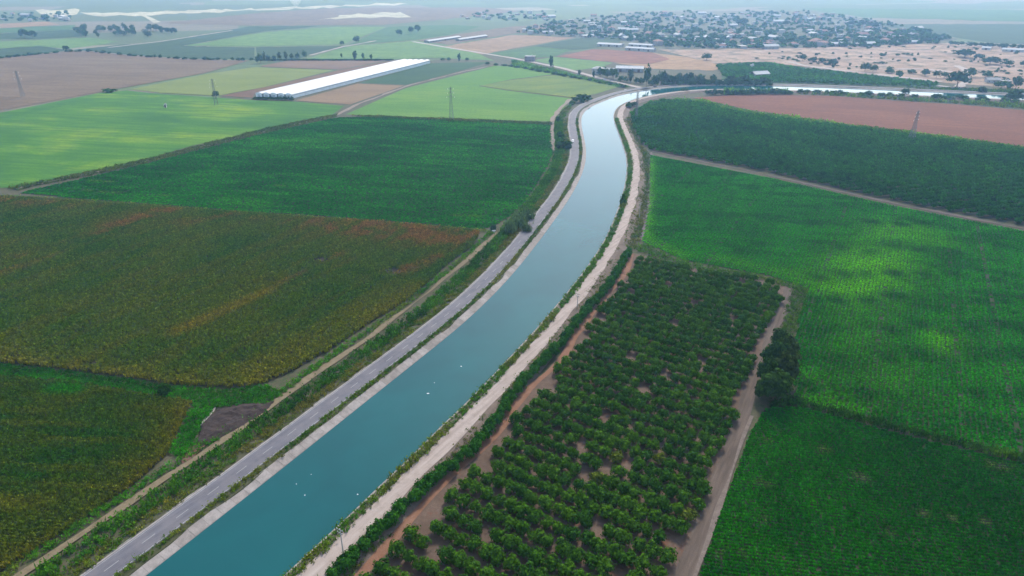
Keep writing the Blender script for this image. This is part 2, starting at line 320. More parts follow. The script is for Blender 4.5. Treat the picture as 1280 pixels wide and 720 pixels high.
fld('green_field', F9, field_mat('dark_crop_a', (.025, .085, .035), (.045, .12, .04), (.08, .17, .05), .3, (60, 3), 60, .5), .02, 'dark green plot to the right of the long greenhouse')
fld('green_field', F10, field_mat('bright_crop_b', (.09, .24, .04), (.14, .31, .04), (.24, .38, .05), A_row, (80, 6), 80, .4), .02, 'light green field with a lattice pylon at its front edge')
fld('yellow_green_field', F11, field_mat('yellow_crop', (.13, .21, .045), (.20, .28, .05), (.30, .33, .06), .4, (30, 2.5), 35, .45, .8), .05, 'yellow green field beside the bend of the canal')
fld('red_field', MAR, field_mat('red_plough', (.21, .07, .045), (.31, .105, .065), (.36, .135, .085), px_angle((960, 130), (1280, 150)), (90, 3.5), 60, .3, .95, .55, .5), .02, 'bare red brown field on the right beyond the dark orchard')
fld('orchard_ground', OR2, dirt_mat('orchard_floor', (.045, .055, .028), (.08, .08, .045), .2), 0.0)

# ---- far patchwork
def rough(px, amp):
    out = []; rs = np.random.RandomState(int(abs(px[0][0]) * 7 + len(px)))
    for (x0, y0), (x1, y1) in zip(px, px[1:] + px[:1]):
        k = max(1, int(abs(x1 - x0) / 9))
        for i in range(k): t = i / k; out.append((x0 + (x1 - x0) * t + (rs.normal() * amp * 3 if i else 0), y0 + (y1 - y0) * t + (rs.normal() * amp if i else 0)))
    return out
def ff(name, px, c0, c1, label, z=.06, ang=None): fld(name, rough(px, .7 if name == 'quarry' else .22), field_mat('far_' + str(len(bpy.data.materials)), c0, c1, None, A_row if ang is None else ang, (120, 9), 70, .06, .75, .5, .55), z, label)
DG, MG, LG = ((.03, .08, .035), (.05, .11, .045)), ((.06, .16, .06), (.09, .20, .065)), ((.13, .26, .08), (.18, .32, .10))
PK, BR = ((.36, .22, .17), (.46, .29, .22)), ((.19, .13, .11), (.27, .19, .155))
ff('far_field', [(-120, 78), (0, 61), (50, 58), (84, 62), (78, 64), (0, 72)], *DG, 'dark orchard strip behind the mauve ploughed field')
ff('far_field', [(-120, 66), (0, 52), (110, 47), (150, 52), (84, 61.5), (50, 57.5), (0, 60.5)], *LG, 'light green strip behind the dark orchard at far left')
ff('far_field', [(-120, 50), (0, 42), (90, 37), (112, 45), (60, 48), (0, 49)], *DG, 'dark green band around the far left trees')
ff('far_field', [(-120, 44), (0, 35.5), (95, 31), (90, 36.6), (0, 41.5)], *MG, 'green band below the pink strip at far left')
ff('far_field', [(-120, 36), (0, 30), (60, 27), (75, 31), (0, 35)], *PK, 'pink earth strip below the far left village')
ff('far_field', [(86, 62.5), (140, 57), (200, 52), (312, 33), (400, 32.5), (330, 39), (228, 57.2), (318, 59.5), (318, 74.5), (230, 72.8), (160, 68.5), (112, 63.5)], *DG, 'long dark green field crossed by a pale track at upper left')
ff('far_field', [(232, 57), (332, 40), (420, 33.5), (482, 34), (430, 55), (320, 58)], *LG, 'pale green field wedge above the row of trees')
ff('far_field', [(320, 59), (385, 58), (440, 57), (388, 68), (372, 74), (322, 76)], *DG, 'dark plot behind the row of tall trees')
ff('far_field', [(390, 72), (430, 58.5), (520, 51), (598, 67), (618, 76), (540, 72), (500, 73.5), (378, 74.5)], *LG, 'pale green field just behind the long greenhouse')
ff('far_field', [(436, 56), (486, 33.5), (566, 31), (600, 33), (560, 44), (518, 49.5)], *MG, 'green field left of the two slim greenhouses')
ff('far_field', [(521, 51), (560, 44.5), (640, 33), (690, 31), (690, 38), (640, 42), (560, 56)], *BR, 'brown field around the two slim greenhouses')
ff('far_field', [(553, 58.5), (640, 43.5), (721, 47), (690, 52), (602, 68)], *PK, 'pink ploughed field wedge near the village')
ff('far_field', [(670, 57.5), (722, 48), (782, 46), (772, 55), (742, 60), (716, 62)], *DG, 'dark orchard plot between pink field and village')
ff('far_field', [(606, 68), (670, 58), (716, 62.3), (692, 71), (640, 73)], *MG, 'green plot below the pink ploughed wedge')
ff('far_field', [(664, 75), (694, 71.5), (766, 78.5), (752, 84), (716, 88)], *LG, 'light green plot beside the red field near the road')
ff('far_field', [(696, 70.5), (740, 61.5), (770, 62.5), (816, 66), (838, 74), (812, 80), (768, 78)], (.28, .10, .08), (.36, .15, .115), 'red ploughed field in front of the low white barns', .05)
ff('far_field', [(816, 66), (858, 71), (908, 83), (892, 88), (816, 86), (768, 78.5), (812, 80.5), (838, 74)], (.42, .24, .16), (.52, .32, .22), 'orange bare field above the canal tree belt')
fld('barren_land', [(824, 62), (900, 61), (1000, 60), (1180, 54), (1240, 58), (1420, 62), (1420, 116), (1290, 112), (1176, 103), (1067, 91), (985, 81), (958, 77), (890, 79), (856, 70)], M['barren'], .03, 'pinkish barren scrubland below the village')
ff('far_field', [(893, 81), (958, 78), (985, 83), (1067, 93), (1176, 104.5), (1170, 109.5), (1080, 107), (1000, 104.5), (900, 104), (905, 90)], (.05, .13, .04), (.08, .18, .055), 'green grove strip on the far bank of the canal')
ff('village_ground', [(640, 40), (690, 26), (800, 15), (1010, 13), (1100, 26), (1200, 48), (1180, 54.5), (1000, 60.5), (824, 62.5), (742, 60.5), (722, 47)], (.10, .12, .08), (.22, .20, .15), 'dusty ground between the village houses', .0)
ff('far_field', [(1090, 30), (1280, 30), (1420, 32), (1420, 58), (1240, 54), (1190, 46)], *DG, 'broad dark plain right of the village')
ff('far_field', [(1000, 10), (1420, 14), (1420, 26), (1280, 27), (1080, 22)], *MG, 'pale green far plain at upper right')
ff('far_field', [(200, 29), (330, 15.5), (420, 10), (600, 9), (650, 14), (560, 24), (480, 31), (310, 32)], *BR, 'brown far slope in the haze')
QW = ((.40, .36, .33), (.85, .80, .78))
ff('quarry', [(44, 12.5), (100, 12.2), (96, 18), (70, 22), (50, 17)], *QW, 'white quarry floor at far upper left', .1)
ff('quarry', [(100, 15.5), (170, 15.5), (340, 10), (500, 3.5), (512, 5.5), (350, 12.5), (180, 19), (120, 20)], *QW, 'long white quarry band at far upper left', .1)
ff('quarry', [(392, 25), (440, 18.5), (500, 15), (514, 21.5), (440, 22.5)], *QW, 'pale quarry patch behind the far green fields', .12)
ff('quarry', [(174, 18.5), (181, 18.5), (201, 27.5), (192, 29)], *QW, 'short white haul road below the quarry band', .14)

# ---- tracks and minor roads
def resample(P, step):
    P = np.asarray(P, float); d = np.r_[0, np.cumsum(np.hypot(*np.diff(P, axis=0).T))]; n = max(2, int(d[-1] / step)); t = np.linspace(0, d[-1], n); return np.c_[np.interp(t, d, P[:, 0]), np.interp(t, d, P[:, 1])]
def smooth(P, k):
    n = len(P); Q = P.copy()
    for _ in range(k): Q[1:-1] = .25 * Q[:-2] + .5 * Q[1:-1] + .25 * Q[2:]
    return Q
def normals(P):
    t = np.gradient(P, axis=0); t /= np.linalg.norm(t, axis=1, keepdims=True); return np.c_[-t[:, 1], t[:, 0]]
def off(P, d): return P + normals(P) * (np.asarray(d).reshape(-1, 1) if hasattr(d, '__len__') else d)
def z3(P, z): return np.c_[P, np.full(len(P), z) if not hasattr(z, '__len__') else z]
def track(name, px, width, mat, z=.08, wob=.25, label=None):
    P = smooth(resample(GP(px), 4), 6); rs = np.random.RandomState(len(px)); wv = lambda: smooth(np.r_[[[0]], rs.normal(size=(len(P) - 2, 1)) * wob * 3, [[0]]], 3)[:, 0] * np.minimum(1, np.arange(len(P)) / 6)
    me = strip_mesh(name, [z3(off(P, width / 2 + wv()), z), z3(off(P, -width / 2 + wv()), z)]); return tag(link(name, me, mat), label, 'track' if label else None, None, 'structure')
TRK = [(-40, 762), (22, 720), (82, 680), (140, 642), (175, 617), (225, 585), (295, 540), (320, 521), (357, 495), (390, 470), (445, 432), (495, 397), (545, 358), (582, 327), (615, 297), (622, 290)]
M['darktrack'] = dirt_mat('path_brown', (.14, .10, .085), (.24, .18, .155), .3)
M['tracktan'] = dirt_mat('track_tan', (.20, .155, .09), (.33, .26, .16), .4)
track('farm_track', TRK, 2.3, M['tracktan'], .1, .3, 'tan farm track along the foot of the left canal bank')
RPATH = [(400, 775), (452, 720), (495, 665), (570, 587), (615, 547), (640, 512), (680, 467), (715, 427), (732, 397), (760, 365), (778, 345), (788, 318)]
track('orchard_path', RPATH, 3.0, dirt_mat('red_path', (.27, .13, .075), (.36, .20, .13), .3), .07, .35, 'red earth path between the hedge row and the orchard')
ETRK = [(838, 760), (855, 720), (880, 650), (900, 603), (922, 545), (932, 508), (941, 480), (951, 450), (962, 420), (975, 397), (984, 372), (987, 358)]
track('orchard_track', ETRK, 4.2, dirt_mat('grey_track', (.10, .075, .058), (.22, .165, .13), .55, px_angle((855, 720), (922, 545)), (.12, 1.4, 1)), .07, .22, 'grey dirt track along the right edge of the orchard')
track('side_path', [(940, 520), (934, 532), (923, 562), (908, 612), (888, 668), (868, 725), (855, 765)], 1.0, dirt_mat('rut_earth', (.17, .13, .105), (.30, .24, .20), .5), .12, .2, 'worn wheel track beside the lower right row crop')
track('field_track', [(20, 236), (170, 205), (330, 164), (420, 144.5), (445, 131), (510, 107), (572, 91), (622, 80.5)], 3.4, M['track'], .1, .5, 'pale track running past the ploughed plot to the far road')
track('far_road', [(516, 52), (560, 59.5), (640, 72.5), (700, 84.5), (740, 95), (775, 104), (800, 109.5)], 8, M['paletrack'], .14, .3, 'pale far road running down to the canal bend')
track('far_track', [(135, 59.5), (200, 52), (290, 38)], 6, M['paletrack'], .16, .5, 'pale thin track across the dark field at far left')
track('far_track', [(388, 69), (430, 58), (470, 51)], 6, M['paletrack'], .16, .5, 'pale thin track behind the row of trees')
track('far_track', [(1172, 107), (1195, 110), (1207, 104), (1209, 92), (1203, 85), (1196, 82)], 8, M['paletrack'], .16, .6, 'pale winding track beside the big round tree')
track('far_track', [(985, 77), (1005, 82), (1060, 89), (1110, 95), (1178, 102)], 9, M['paletrack'], .16, 1.2, 'pale dirt road along the upper edge of the grove strip')
track('far_track', [(1120, 86.5), (1150, 86), (1190, 90)], 8, M['paletrack'], .17, .6, 'short pale track in the scrubland')
track('service_track', [(712, 124), (700, 136), (690, 150), (689, 165), (691, 188)], 4, M['track'], .1, .4, 'dirt track curving beside the canal bend')
track('field_path', [(815, 189), (960, 218.5), (1120, 255), (1280, 285.5), (1420, 314)], 1.9, M['darktrack'], .06, .4, 'dirt strip between the dark orchard and the green field')
track('canal_path', [(812, 190), (814, 215), (813, 250), (804, 290), (797, 300)], 3.6, dirt_mat('purple_path', (.15, .115, .105), (.24, .19, .17), .4), .08, .5, 'grey brown path along the left edge of the large green field')
def mound(name, px, mat, step, amp, label):
    poly = GP(px); lo, hi = poly.min(0), poly.max(0); xs, ys = np.arange(lo[0], hi[0] + step, step), np.arange(lo[1], hi[1] + step, step); X, Y = np.meshgrid(xs, ys); P = np.c_[X.ravel(), Y.ravel()]; P += RS.normal(size=P.shape) * step * .15
    ins = inpoly(P, poly); d = polyd(P, np.r_[poly, poly[:1]]); zz = np.where(ins, .1 + np.clip(d / 2.5, 0, 1) * amp * (.25 + 1.2 * vnoise(P, 2.2, 3) ** 1.5), -.3); w_ = len(xs); f = []
    for j in range(len(ys) - 1):
        for i in range(w_ - 1):
            q = (j * w_ + i, j * w_ + i + 1, (j + 1) * w_ + i + 1, (j + 1) * w_ + i)
            if ins[list(q)].sum() >= 2: f.append(q)
    m = bpy.data.meshes.new(name); m.from_pydata(np.c_[P, zz].tolist(), [], f); m.update(); return tag(link(name, m, mat), label, 'ground', None, 'structure')
mound('spoil_heap', [(246, 552), (252, 530), (272, 512), (300, 505), (330, 503), (345, 501), (332, 515), (300, 535), (268, 552), (246, 562)], M['darksoil'], .45, 1.0, 'patch of dark dumped soil beside the farm track')
sheet('spoil_patch', GP([(226, 574), (240, 556), (258, 556), (244, 570), (228, 580)]), .13, dirt_mat('red_spoil', (.17, .085, .06), (.28, .15, .11), .5), label='small patch of reddish rubble at the end of the dark soil', cat='ground')
sheet('spoil_patch', GP([(248, 535), (262, 514), (271, 508), (268, 514), (254, 530)]), .14, M['paletrack'], label='pale crescent of bare earth at the dark soil edge', cat='ground')
sheet('orchard_floor', GP([(395, 775), (452, 718), (575, 583), (640, 512), (715, 427), (760, 365), (790, 316), (850, 332), (960, 350), (984, 360), (962, 420), (940, 480), (922, 545), (900, 600), (850, 715), (830, 770)]), .03, M['redsoil'], label='reddish bare soil under the near orchard', cat='ground')

# ================================================================ CANAL
ZW, ZB = .35, 1.45
Lpx = [(-36, 890), (182, 720), (335, 600), (460, 500), (586, 400), (640, 345), (675, 300), (711, 250), (727, 220), (733, 200), (732, 180), (727, 160), (726, 148), (729, 140), (737.5, 133.5), (750, 128.5), (762, 123.5), (780, 117.5), (795, 114.5), (812, 112), (831, 110), (860, 107.8), (900, 106.8), (950, 107), (1000, 108.4), (1060, 110.4), (1120, 113), (1200, 116.5), (1280, 120), (1420, 127)]
Rpx = [(160, 890), (357, 720), (482, 600), (587, 500), (681, 400), (726, 345), (757, 300), (777, 250), (783, 222), (784, 200), (778, 180), (769, 157), (766, 146), (768, 137), (776, 130.5), (787, 125.5), (797, 122.8), (812, 119.5), (831, 116.2), (860, 113), (900, 111.4), (950, 112), (1000, 113.6), (1060, 115.8), (1120, 118.4), (1200, 121.8), (1280, 125.4), (1420, 133)]
Lw = smooth(resample(GP(Lpx, ZW), 3.0), 60); Rw = smooth(resample(GP(Rpx, ZW), 3.0), 60)
def water_mat():
    m, n = newmat('canal_water'); co = mapped(n, A_can, (.6, 1, 1))
    a = noise(n, co, .9, 4, .6); b = noise(n, mapped(n), .035, 4, .55, .6)
    col = ramp(n, b, [(.3, (.0008, .058, .062)), (.7, (.0016, .076, .078))])
    p = finish(n, col, .06, a, .09, .25, .44); p.inputs['IOR'].default_value = 1.33
    rr_ = ramp(n, noise(n, mapped(n, A_can, (.25, 1, 1)), .05, 4, .6), [(.35, (.03,) * 3), (.65, (.08,) * 3)]); n.links.new(rr_, p.inputs['Roughness']); return m
sheet('water', np.concatenate([Lw, Rw[::-1]]), ZW, water_mat())
M['verge_l'] = dirt_mat('verge_grass_soil', (.06, .075, .03), (.13, .12, .06), .3)
M['bank_r'] = dirt_mat('bank_soil', (.14, .125, .08), (.24, .20, .14), .3)
def asphalt():
    m, n = newmat('asphalt'); a = noise(n, mapped(n, A_can, (.05, .8, 1)), 1.0, 4, .6); b = noise(n, mapped(n), .25, 5, .7); f = noise(n, mapped(n), 8, 3, .7)
    c = ramp(n, a, [(.3, (.075, .072, .084)), (.7, (.125, .12, .133))]); c = mixc(n, ramp(n, b, [(.42, (.5,) * 3), (.6, (0, 0, 0))]), c, (.145, .132, .137))
    finish(n, c, .85, f, .15, .05, .3); return m
def concrete(name='concrete', base=(.27, .235, .21)):
    m, n = newmat(name); b = noise(n, mapped(n), .5, 6, .7); s = noise(n, mapped(n), 3, 4, .7)
    c = ramp(n, b, [(.25, [x * .6 for x in base]), (.55, base), (.75, [min(1, x * 1.18) for x in base])]); c = mixc(n, ramp(n, s, [(.3, (.35,) * 3), (.55, (0, 0, 0))]), c, [x * .5 for x in base])
    finish(n, c, .9, s, .2, .03); return m
CONC = concrete(); ASPH = asphalt()
def sw(name, P, secs, mat, parent=None, kind='structure', label=None, cat=None):
    return tag(link(name, strip_mesh(name, [z3(off(P, d), z) for d, z in secs]), mat, parent), label, cat, None, kind if parent is None else None)
# left bank: lining, verge, road, slope
rsw = np.random.RandomState(5); wv = lambda n, a: smooth(rsw.normal(size=(n, 1)) * a * 3, 3)[:, 0]
nL = len(Lw); vin = 2.5 + wv(nL, .22)
lin = sw('canal_lining', Lw, [(2.62, ZB - .08), (-1.2, ZW - .45)], CONC)
sw('verge', Lw, [(4.9, ZB - .05), (3.6, ZB + .02), (vin, ZB - .04), (vin - .05, ZB - .2)], M['verge_l'])
road = sw('road', Lw, [(10.9, ZB), (7.8, ZB + .05), (4.7, ZB)], ASPH)
M['shoulder'] = dirt_mat('shoulder_gravel', (.36, .32, .30), (.50, .46, .43), .6)
sw('road_shoulder', Lw, [(11.7 + wv(nL, .15), ZB - .12), (10.85, ZB - .02)], M['shoulder'])
sw('embankment', Lw, [(22, -.1), (19, .1), (15.5, .45 + wv(nL, .1)), (11.5, ZB - .06)], M['verge'])
PAINT = plain('road_paint', (.26, .26, .255), .8, var=.3, scale=.6)
sw('edge_line', Lw, [(10.62, ZB + .015), (10.46, ZB + .018)], PAINT, road); sw('edge_line', Lw, [(5.16, ZB + .018), (5.0, ZB + .015)], PAINT, road)
mid = resample(off(Lw, 7.85), .5)
md_px = to_px(mid); i0 = int(np.argmax(md_px[:, 1] < 760)); dash_me = MB().box((0, 0, 0), (3.4, .17, .008)).mesh('lane_dash'); dash_me.materials.append(PAINT)
for k in range(26):
    i = i0 + k * 18
    if i + 8 >= len(mid): break
    a, b = mid[i], mid[i + 7]; o = link('lane_dash', dash_me, None, road); c = (a + b) / 2; o.location = (c[0], c[1], ZB + .062); o.rotation_euler = (0, 0, math.atan2(b[1] - a[1], b[0] - a[0]))
# concrete lining slabs on the near stretch of the left bank
lp = resample(Lw, .5); lpn = normals(lp); lpx = to_px(lp); j0 = int(np.argmax(lpx[:, 1] < 770))
slab_m = [concrete('lining_slab_' + t, c) for t, c in (('a', (.27, .235, .21)), ('b', (.235, .205, .18)), ('c', (.30, .265, .24)))]
for k in range(64):
    i = j0 + k * 8
    if i + 8 >= len(lp): break
    q = []
    tilt = rnd.uniform(-.015, .02)
    for idx, e in ((i, .04), (i + 8, -.04)):
        t = np.array([lpn[idx][1], -lpn[idx][0]])
        for d, z in ((2.66, ZB - .02), (.05, ZW + .10)):
            p = lp[idx] + lpn[idx] * d + t * e; q.append((p[0], p[1], z + tilt))
    mb = MB(); lo = [(x, y, z - .14) for x, y, z in q]; mb.v = q + lo
    mb.f = [(0, 1, 3, 2), (4, 6, 7, 5), (0, 4, 5, 1), (2, 3, 7, 6), (0, 2, 6, 4), (1, 5, 7, 3)]
    mb.build('lining_slab', slab_m[rnd.randrange(3)], lin)
# right bank
nR = len(Rw); rin = .75 + wv(nR, .12)
sw('canal_lining', Rw, [(1.0, ZW - .45), (-rin, ZW + .38)], CONC)
sw('verge', Rw, [(-.62, ZW + .2), (-rin - .05, ZW + .45), (-1.9, ZB - .15), (-3.9, ZB - .05)], M['bank_r'])
def pale_road():
    m, n = newmat('pale_gravel'); a = noise(n, mapped(n, A_can, (.06, 1.0, 1)), .9, 4, .6); b = noise(n, mapped(n), .4, 5, .7); f = noise(n, mapped(n), 3, 4, .7)
    c = ramp(n, a, [(.3, (.25, .20, .17)), (.7, (.36, .30, .26))]); c = mixc(n, ramp(n, b, [(.3, (.5,) * 3), (.5, (0, 0, 0))]), c, (.19, .15, .12))
    finish(n, c, .95, f, .3, .06); return m
sw('dirt_road', Rw, [(-3.5 + wv(nR, .13), ZB - .02), (-5.9, ZB), (-8.3 + wv(nR, .2), ZB - .03)], pale_road(), label='pale gravel service road along the right bank of the canal', cat='road')
sw('embankment', Rw, [(-7.9, ZB - .08), (-9.5, ZB - .3), (-13.0, -.1)], dirt_mat('right_slope', (.16, .12, .09), (.32, .25, .20), .25))

# ================================================================ CROPS (countless plants: one object for each field)
SEG = lambda P, a, b, w_, z=0: np.exp(-(segd(P, G(*a), G(*b)) / w_) ** 2)[:, None]
def rr(n): return RS.uniform(0, 6.283, n)
corn = [proto('maize_plant', blade_quads(20 + i, 7, 1.0, .22, .12, .42, 5)) for i in range(3)]
leafy = [proto('leafy_plant', dome_quads(30 + i, 12, .5, .5, .34)) for i in range(3)]
weed = [proto('weed', blade_quads(40 + i, 7, 1.0, .45, .15, .5, 8)) for i in range(3)]
A_c1 = px_angle((0, 600), (200, 612)); A_c2 = px_angle((220, 430), (330, 372))
# lower left maize
P1 = lattice(GP(F1), A_c1, 1.05, .5, .05, .3, 1); n = len(P1)
v = vnoise(P1, 14, 3)[:, None]; s_ = vnoise(rot2(P1, A_c1) / np.array([9, 1.2]), 2.5, 8)[:, None]
t1 = lerp((.045, .115, .028), (.10, .125, .03), np.clip(v * 2.4 - .7, 0, 1)); t1 = lerp(t1, (.19, .16, .035), np.clip((s_ - .52) * 2.4, 0, .5))
edge = np.exp(-polyd(P1, GP([(240, 503), (232, 520), (222, 542), (210, 567), (160, 612), (100, 652), (50, 685), (0, 715), (-60, 752)])) / 4)[:, None]
t1 = lerp(t1, (.24, .165, .05), np.clip(edge * .9 * (v + .35), 0, .85)); t1 = lerp(t1, (.04, .21, .02), np.clip(SEG(P1, (70, 488), (95, 488), 3) * 1.2, 0, 1))
t1 = lerp(t1, (.22, .17, .04), .6 * SEG(P1, (0, 628), (60, 630), 3)); t1 = lerp(t1, (.16, .15, .035), .5 * SEG(P1, (-40, 690), (30, 650), 5))
stuff('maize_field', corn, P1, 0, rr(n), 1.35 * RS.uniform(.75, 1.2, (n, 1)) * np.ones((1, 3)), jit(t1 * np.array([1.2, .86, 1.8]), .11), 'olive maize field in the lower left corner', 'maize field')
# large maize field
P2 = lattice(GP(F2), A_c2, .95, .95, .08, .35, 2); n = len(P2)
v = vnoise(P2, 22, 5)[:, None]; s_ = vnoise(rot2(P2, A_c2) / np.array([14, 1.6]), 3, 9)[:, None]; f_ = vnoise(P2, 6, 12)[:, None]
t2 = lerp((.06, .115, .034), (.105, .13, .04), np.clip(v * 2.2 - .55, 0, 1)); t2 = lerp(t2, (.15, .125, .05), np.clip((s_ - .5) * 2.2, 0, .45))
red = np.zeros((n, 1))
for a, b, w_, k in (((420, 281), (596, 295), 15, 1.15), ((470, 292), (560, 300), 12, 1.0), ((330, 274), (470, 283), 8, .7), ((140, 287), (215, 262), 8, 1.0), ((30, 318), (130, 290), 9, .55), ((0, 252), (120, 256), 8, .6), ((230, 280), (300, 268), 5, .5),
                    ((500, 340), (560, 322), 6, .8), ((470, 350), (500, 335), 6, .55), ((350, 350), (420, 322), 7, .6), ((0, 340), (60, 322), 8, .4), ((560, 318), (590, 306), 5, .7)):
    red = np.maximum(red, k * SEG(P2, a, b, w_))
t2 = lerp(t2, (.27, .11, .10), np.clip(red * np.clip((s_ - .34) * 4, .1, 1) * np.clip((f_ - .3) * 3.2, .15, 1) * 1.1, 0, .85))
t2 = lerp(t2, (.25, .16, .05), np.clip(SEG(P2, (222, 416), (335, 366), 4) * .8, 0, 1)); t2 = lerp(t2, (.22, .17, .045), np.clip(SEG(P2, (330, 470), (460, 400), 12) * .6 * (f_ + .4), 0, 1)); t2 = lerp(t2, (.22, .16, .045), np.clip(SEG(P2, (470, 395), (520, 362), 8) * .6, 0, 1))
eb = np.exp(-polyd(P2, GP([(-220, 430), (0, 453), (62, 459), (150, 470), (212, 480), (287, 485), (335, 477)])) / 4.5)[:, None]; t2 = lerp(t2, (.25, .175, .06), np.clip(eb * .9 * (f_ + .3), 0, .8))
k = RS.rand(n) < np.where(np.maximum.reduce([SEG(P2, (399, 325), (405, 326), 3), SEG(P2, (488, 339), (496, 340), 3.2), SEG(P2, (112, 456), (116, 456), 1.8), SEG(P2, (14, 447), (17, 447), 1.5), SEG(P2, (560, 297), (562, 297), 1.5)])[:, 0] > .5, .1, 1)
P2, t2 = P2[k], t2[k]; n = len(P2)
stuff('maize_field', corn, P2, 0, rr(n), np.c_[RS.uniform(1.4, 2.1, (n, 2)), 1.7 * RS.uniform(.7, 1.15, n)], jit(t2 * np.array([1.55, 1.02, 2.6]), .11), 'large drying maize field with reddish patches left of the canal', 'maize field')
# lower right row crop
A_13 = px_angle((1000, 640), (1200, 662))
P3 = lattice(GP(F13), A_13, 1.05, .42, .03, .3, 3); n = len(P3)
v = vnoise(P3, 11, 21)[:, None]; bare = vnoise(P3, 4.5, 25, 3); bare2 = vnoise(P3, 30, 27)
bl = np.zeros(n)
for a, r_ in (((958, 545), 3.4), ((955, 606), 2.6), ((1075, 596), 2.2), ((1255, 584), 3.5), ((1238, 580), 3), ((1000, 715), 1.6), ((932, 690), 2.5), ((905, 690), 2.5), ((1232, 652), 1.4), ((1190, 648), 1.6), ((1110, 665), 1.8), ((955, 650), 1.6), ((1155, 642), 1.6), ((968, 540), 2.4), ((1210, 575), 2), ((1030, 562), 2)):
    bl = np.maximum(bl, 1.3 * np.exp(-(np.hypot(*(P3 - np.array(G(*a))).T) / (r_ * .75)) ** 2))
keep = RS.rand(n) > .02; dry = np.clip(bl * (bare * 2.0 - .6), 0, .8)
t3 = lerp((.020, .125, .022), (.04, .19, .03), np.clip(v * 2 - .5, 0, 1)); t3 = lerp(t3, (.015, .09, .03), np.clip(SEG(P3, (1190, 600), (1280, 700), 25) * .7, 0, 1)); t3 = lerp(t3, (.06, .22, .03), .5 * SEG(P3, (945, 560), (900, 680), 6))
t3 = lerp(t3, (.30, .20, .75), (dry * (RS.rand(n) < .75))[:, None])
stuff('row_crop', leafy, P3[keep], 0, rr(n)[keep], (np.array([[.88, .88, 1.05]]) * RS.uniform(.8, 1.1, (n, 1)) * (1 - .45 * dry[:, None]))[keep], jit(t3 * np.array([.8, .92, .5]), .14)[keep], 'dark green row crop filling the lower right corner', 'row crop')
# big right field
A_12 = px_angle((1200, 400), (1215, 560))
P4 = lattice(GP(F12), A_12, 1.35, .7, .03, .3, 4); n = len(P4); q = rot2(P4, A_12)
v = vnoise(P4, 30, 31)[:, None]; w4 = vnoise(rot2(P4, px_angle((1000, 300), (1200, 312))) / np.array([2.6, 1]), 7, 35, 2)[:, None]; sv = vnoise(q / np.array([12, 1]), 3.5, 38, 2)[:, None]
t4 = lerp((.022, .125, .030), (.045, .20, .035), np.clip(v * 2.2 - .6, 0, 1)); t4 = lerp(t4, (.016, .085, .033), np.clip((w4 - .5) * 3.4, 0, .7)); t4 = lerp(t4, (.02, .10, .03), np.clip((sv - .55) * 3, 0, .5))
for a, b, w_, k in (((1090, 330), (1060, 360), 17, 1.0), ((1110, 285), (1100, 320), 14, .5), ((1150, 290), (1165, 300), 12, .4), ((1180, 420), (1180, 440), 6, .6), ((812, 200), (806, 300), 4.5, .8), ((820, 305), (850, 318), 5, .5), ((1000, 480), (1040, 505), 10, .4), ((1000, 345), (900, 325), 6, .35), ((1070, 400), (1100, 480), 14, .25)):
    t4 = lerp(t4, (.20, .33, .035), np.clip(SEG(P4, a, b, w_) * k * (1.5 - w4), 0, 1))  # soft sunlit patches, put into the crop tint as lighter yellow-green
# dark spots set out in a loose grid across the field
sp = np.zeros((n, 1))
for i in range(9):
    for j in range(9):
        cx, cy = 1022 + i * 34 + rnd.uniform(-6, 6) - j * 1.5, 255 + j * 26 * (1 + j * .04) + rnd.uniform(-5, 5)
        c = np.array(G(cx, cy)); d = rot2(P4 - c, 0) / np.array([5.2, 5.0]); sp = np.maximum(sp, (rnd.uniform(.45, 1.1) * np.exp(-(d ** 2).sum(1)))[:, None])
t4 = lerp(t4, (.014, .075, .036), np.clip(sp * .95, 0, .9))
tram = np.minimum(np.abs((q[:, 1] % 24) - 12), 9) < .5; near = np.abs(q[:, 1] - rot2(np.array([G(1260, 470)]), A_12)[0, 1]) < .45
k = ~((tram & (RS.rand(n) < .35)) | near)
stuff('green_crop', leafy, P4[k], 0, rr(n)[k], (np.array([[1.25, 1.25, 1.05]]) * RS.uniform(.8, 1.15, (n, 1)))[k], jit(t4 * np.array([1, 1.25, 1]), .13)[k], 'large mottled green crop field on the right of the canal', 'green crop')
# dark green field across the canal on the left
P5 = lattice(GP(F3), A_row, 2.0, 1.2, .06, .35, 5); n = len(P5); q = rot2(P5, A_row)
v = vnoise(P5, 40, 41)[:, None]; w5 = vnoise(q / np.array([4, 1]), 7, 45, 3)[:, None]
t5 = lerp((.016, .095, .034), (.028, .145, .042), np.clip(v * 2.2 - .6, 0, 1)); t5 = lerp(t5, (.02, .07, .035), np.clip((w5 - .52) * 3, 0, .6)); t5 = lerp(t5, (.06, .20, .05), np.clip((.42 - w5) * 4, 0, .6))
for a, b, w_, k in (((330, 178), (440, 172), 14, .55), ((290, 190), (400, 184), 10, .35), ((590, 268), (640, 258), 6, .3), ((430, 150), (680, 158), 8, .3), ((280, 250), (330, 255), 7, .35)): t5 = lerp(t5, (.10, .26, .055), np.clip(SEG(P5, a, b, w_) * k * (1.5 - w5), 0, 1))
for a in ((105, 238), (125, 240), (143, 241), (115, 226), (132, 227), (568, 269), (590, 270), (345, 232), (202, 244)): t5 = lerp(t5, (.17, .16, .09), np.clip(SEG(P5, a, (a[0] + 9, a[1] + .5), 1.6) * .7, 0, 1))
stuff('green_crop', leafy, P5, 0, rr(n), np.array([[2.0, 2.0, 1.1]]) * RS.uniform(.8, 1.15, (n, 1)), jit(t5 * np.array([1.0, 1.12, 1]), .14), 'dark green crop field left of the canal below the ditch', 'green crop')

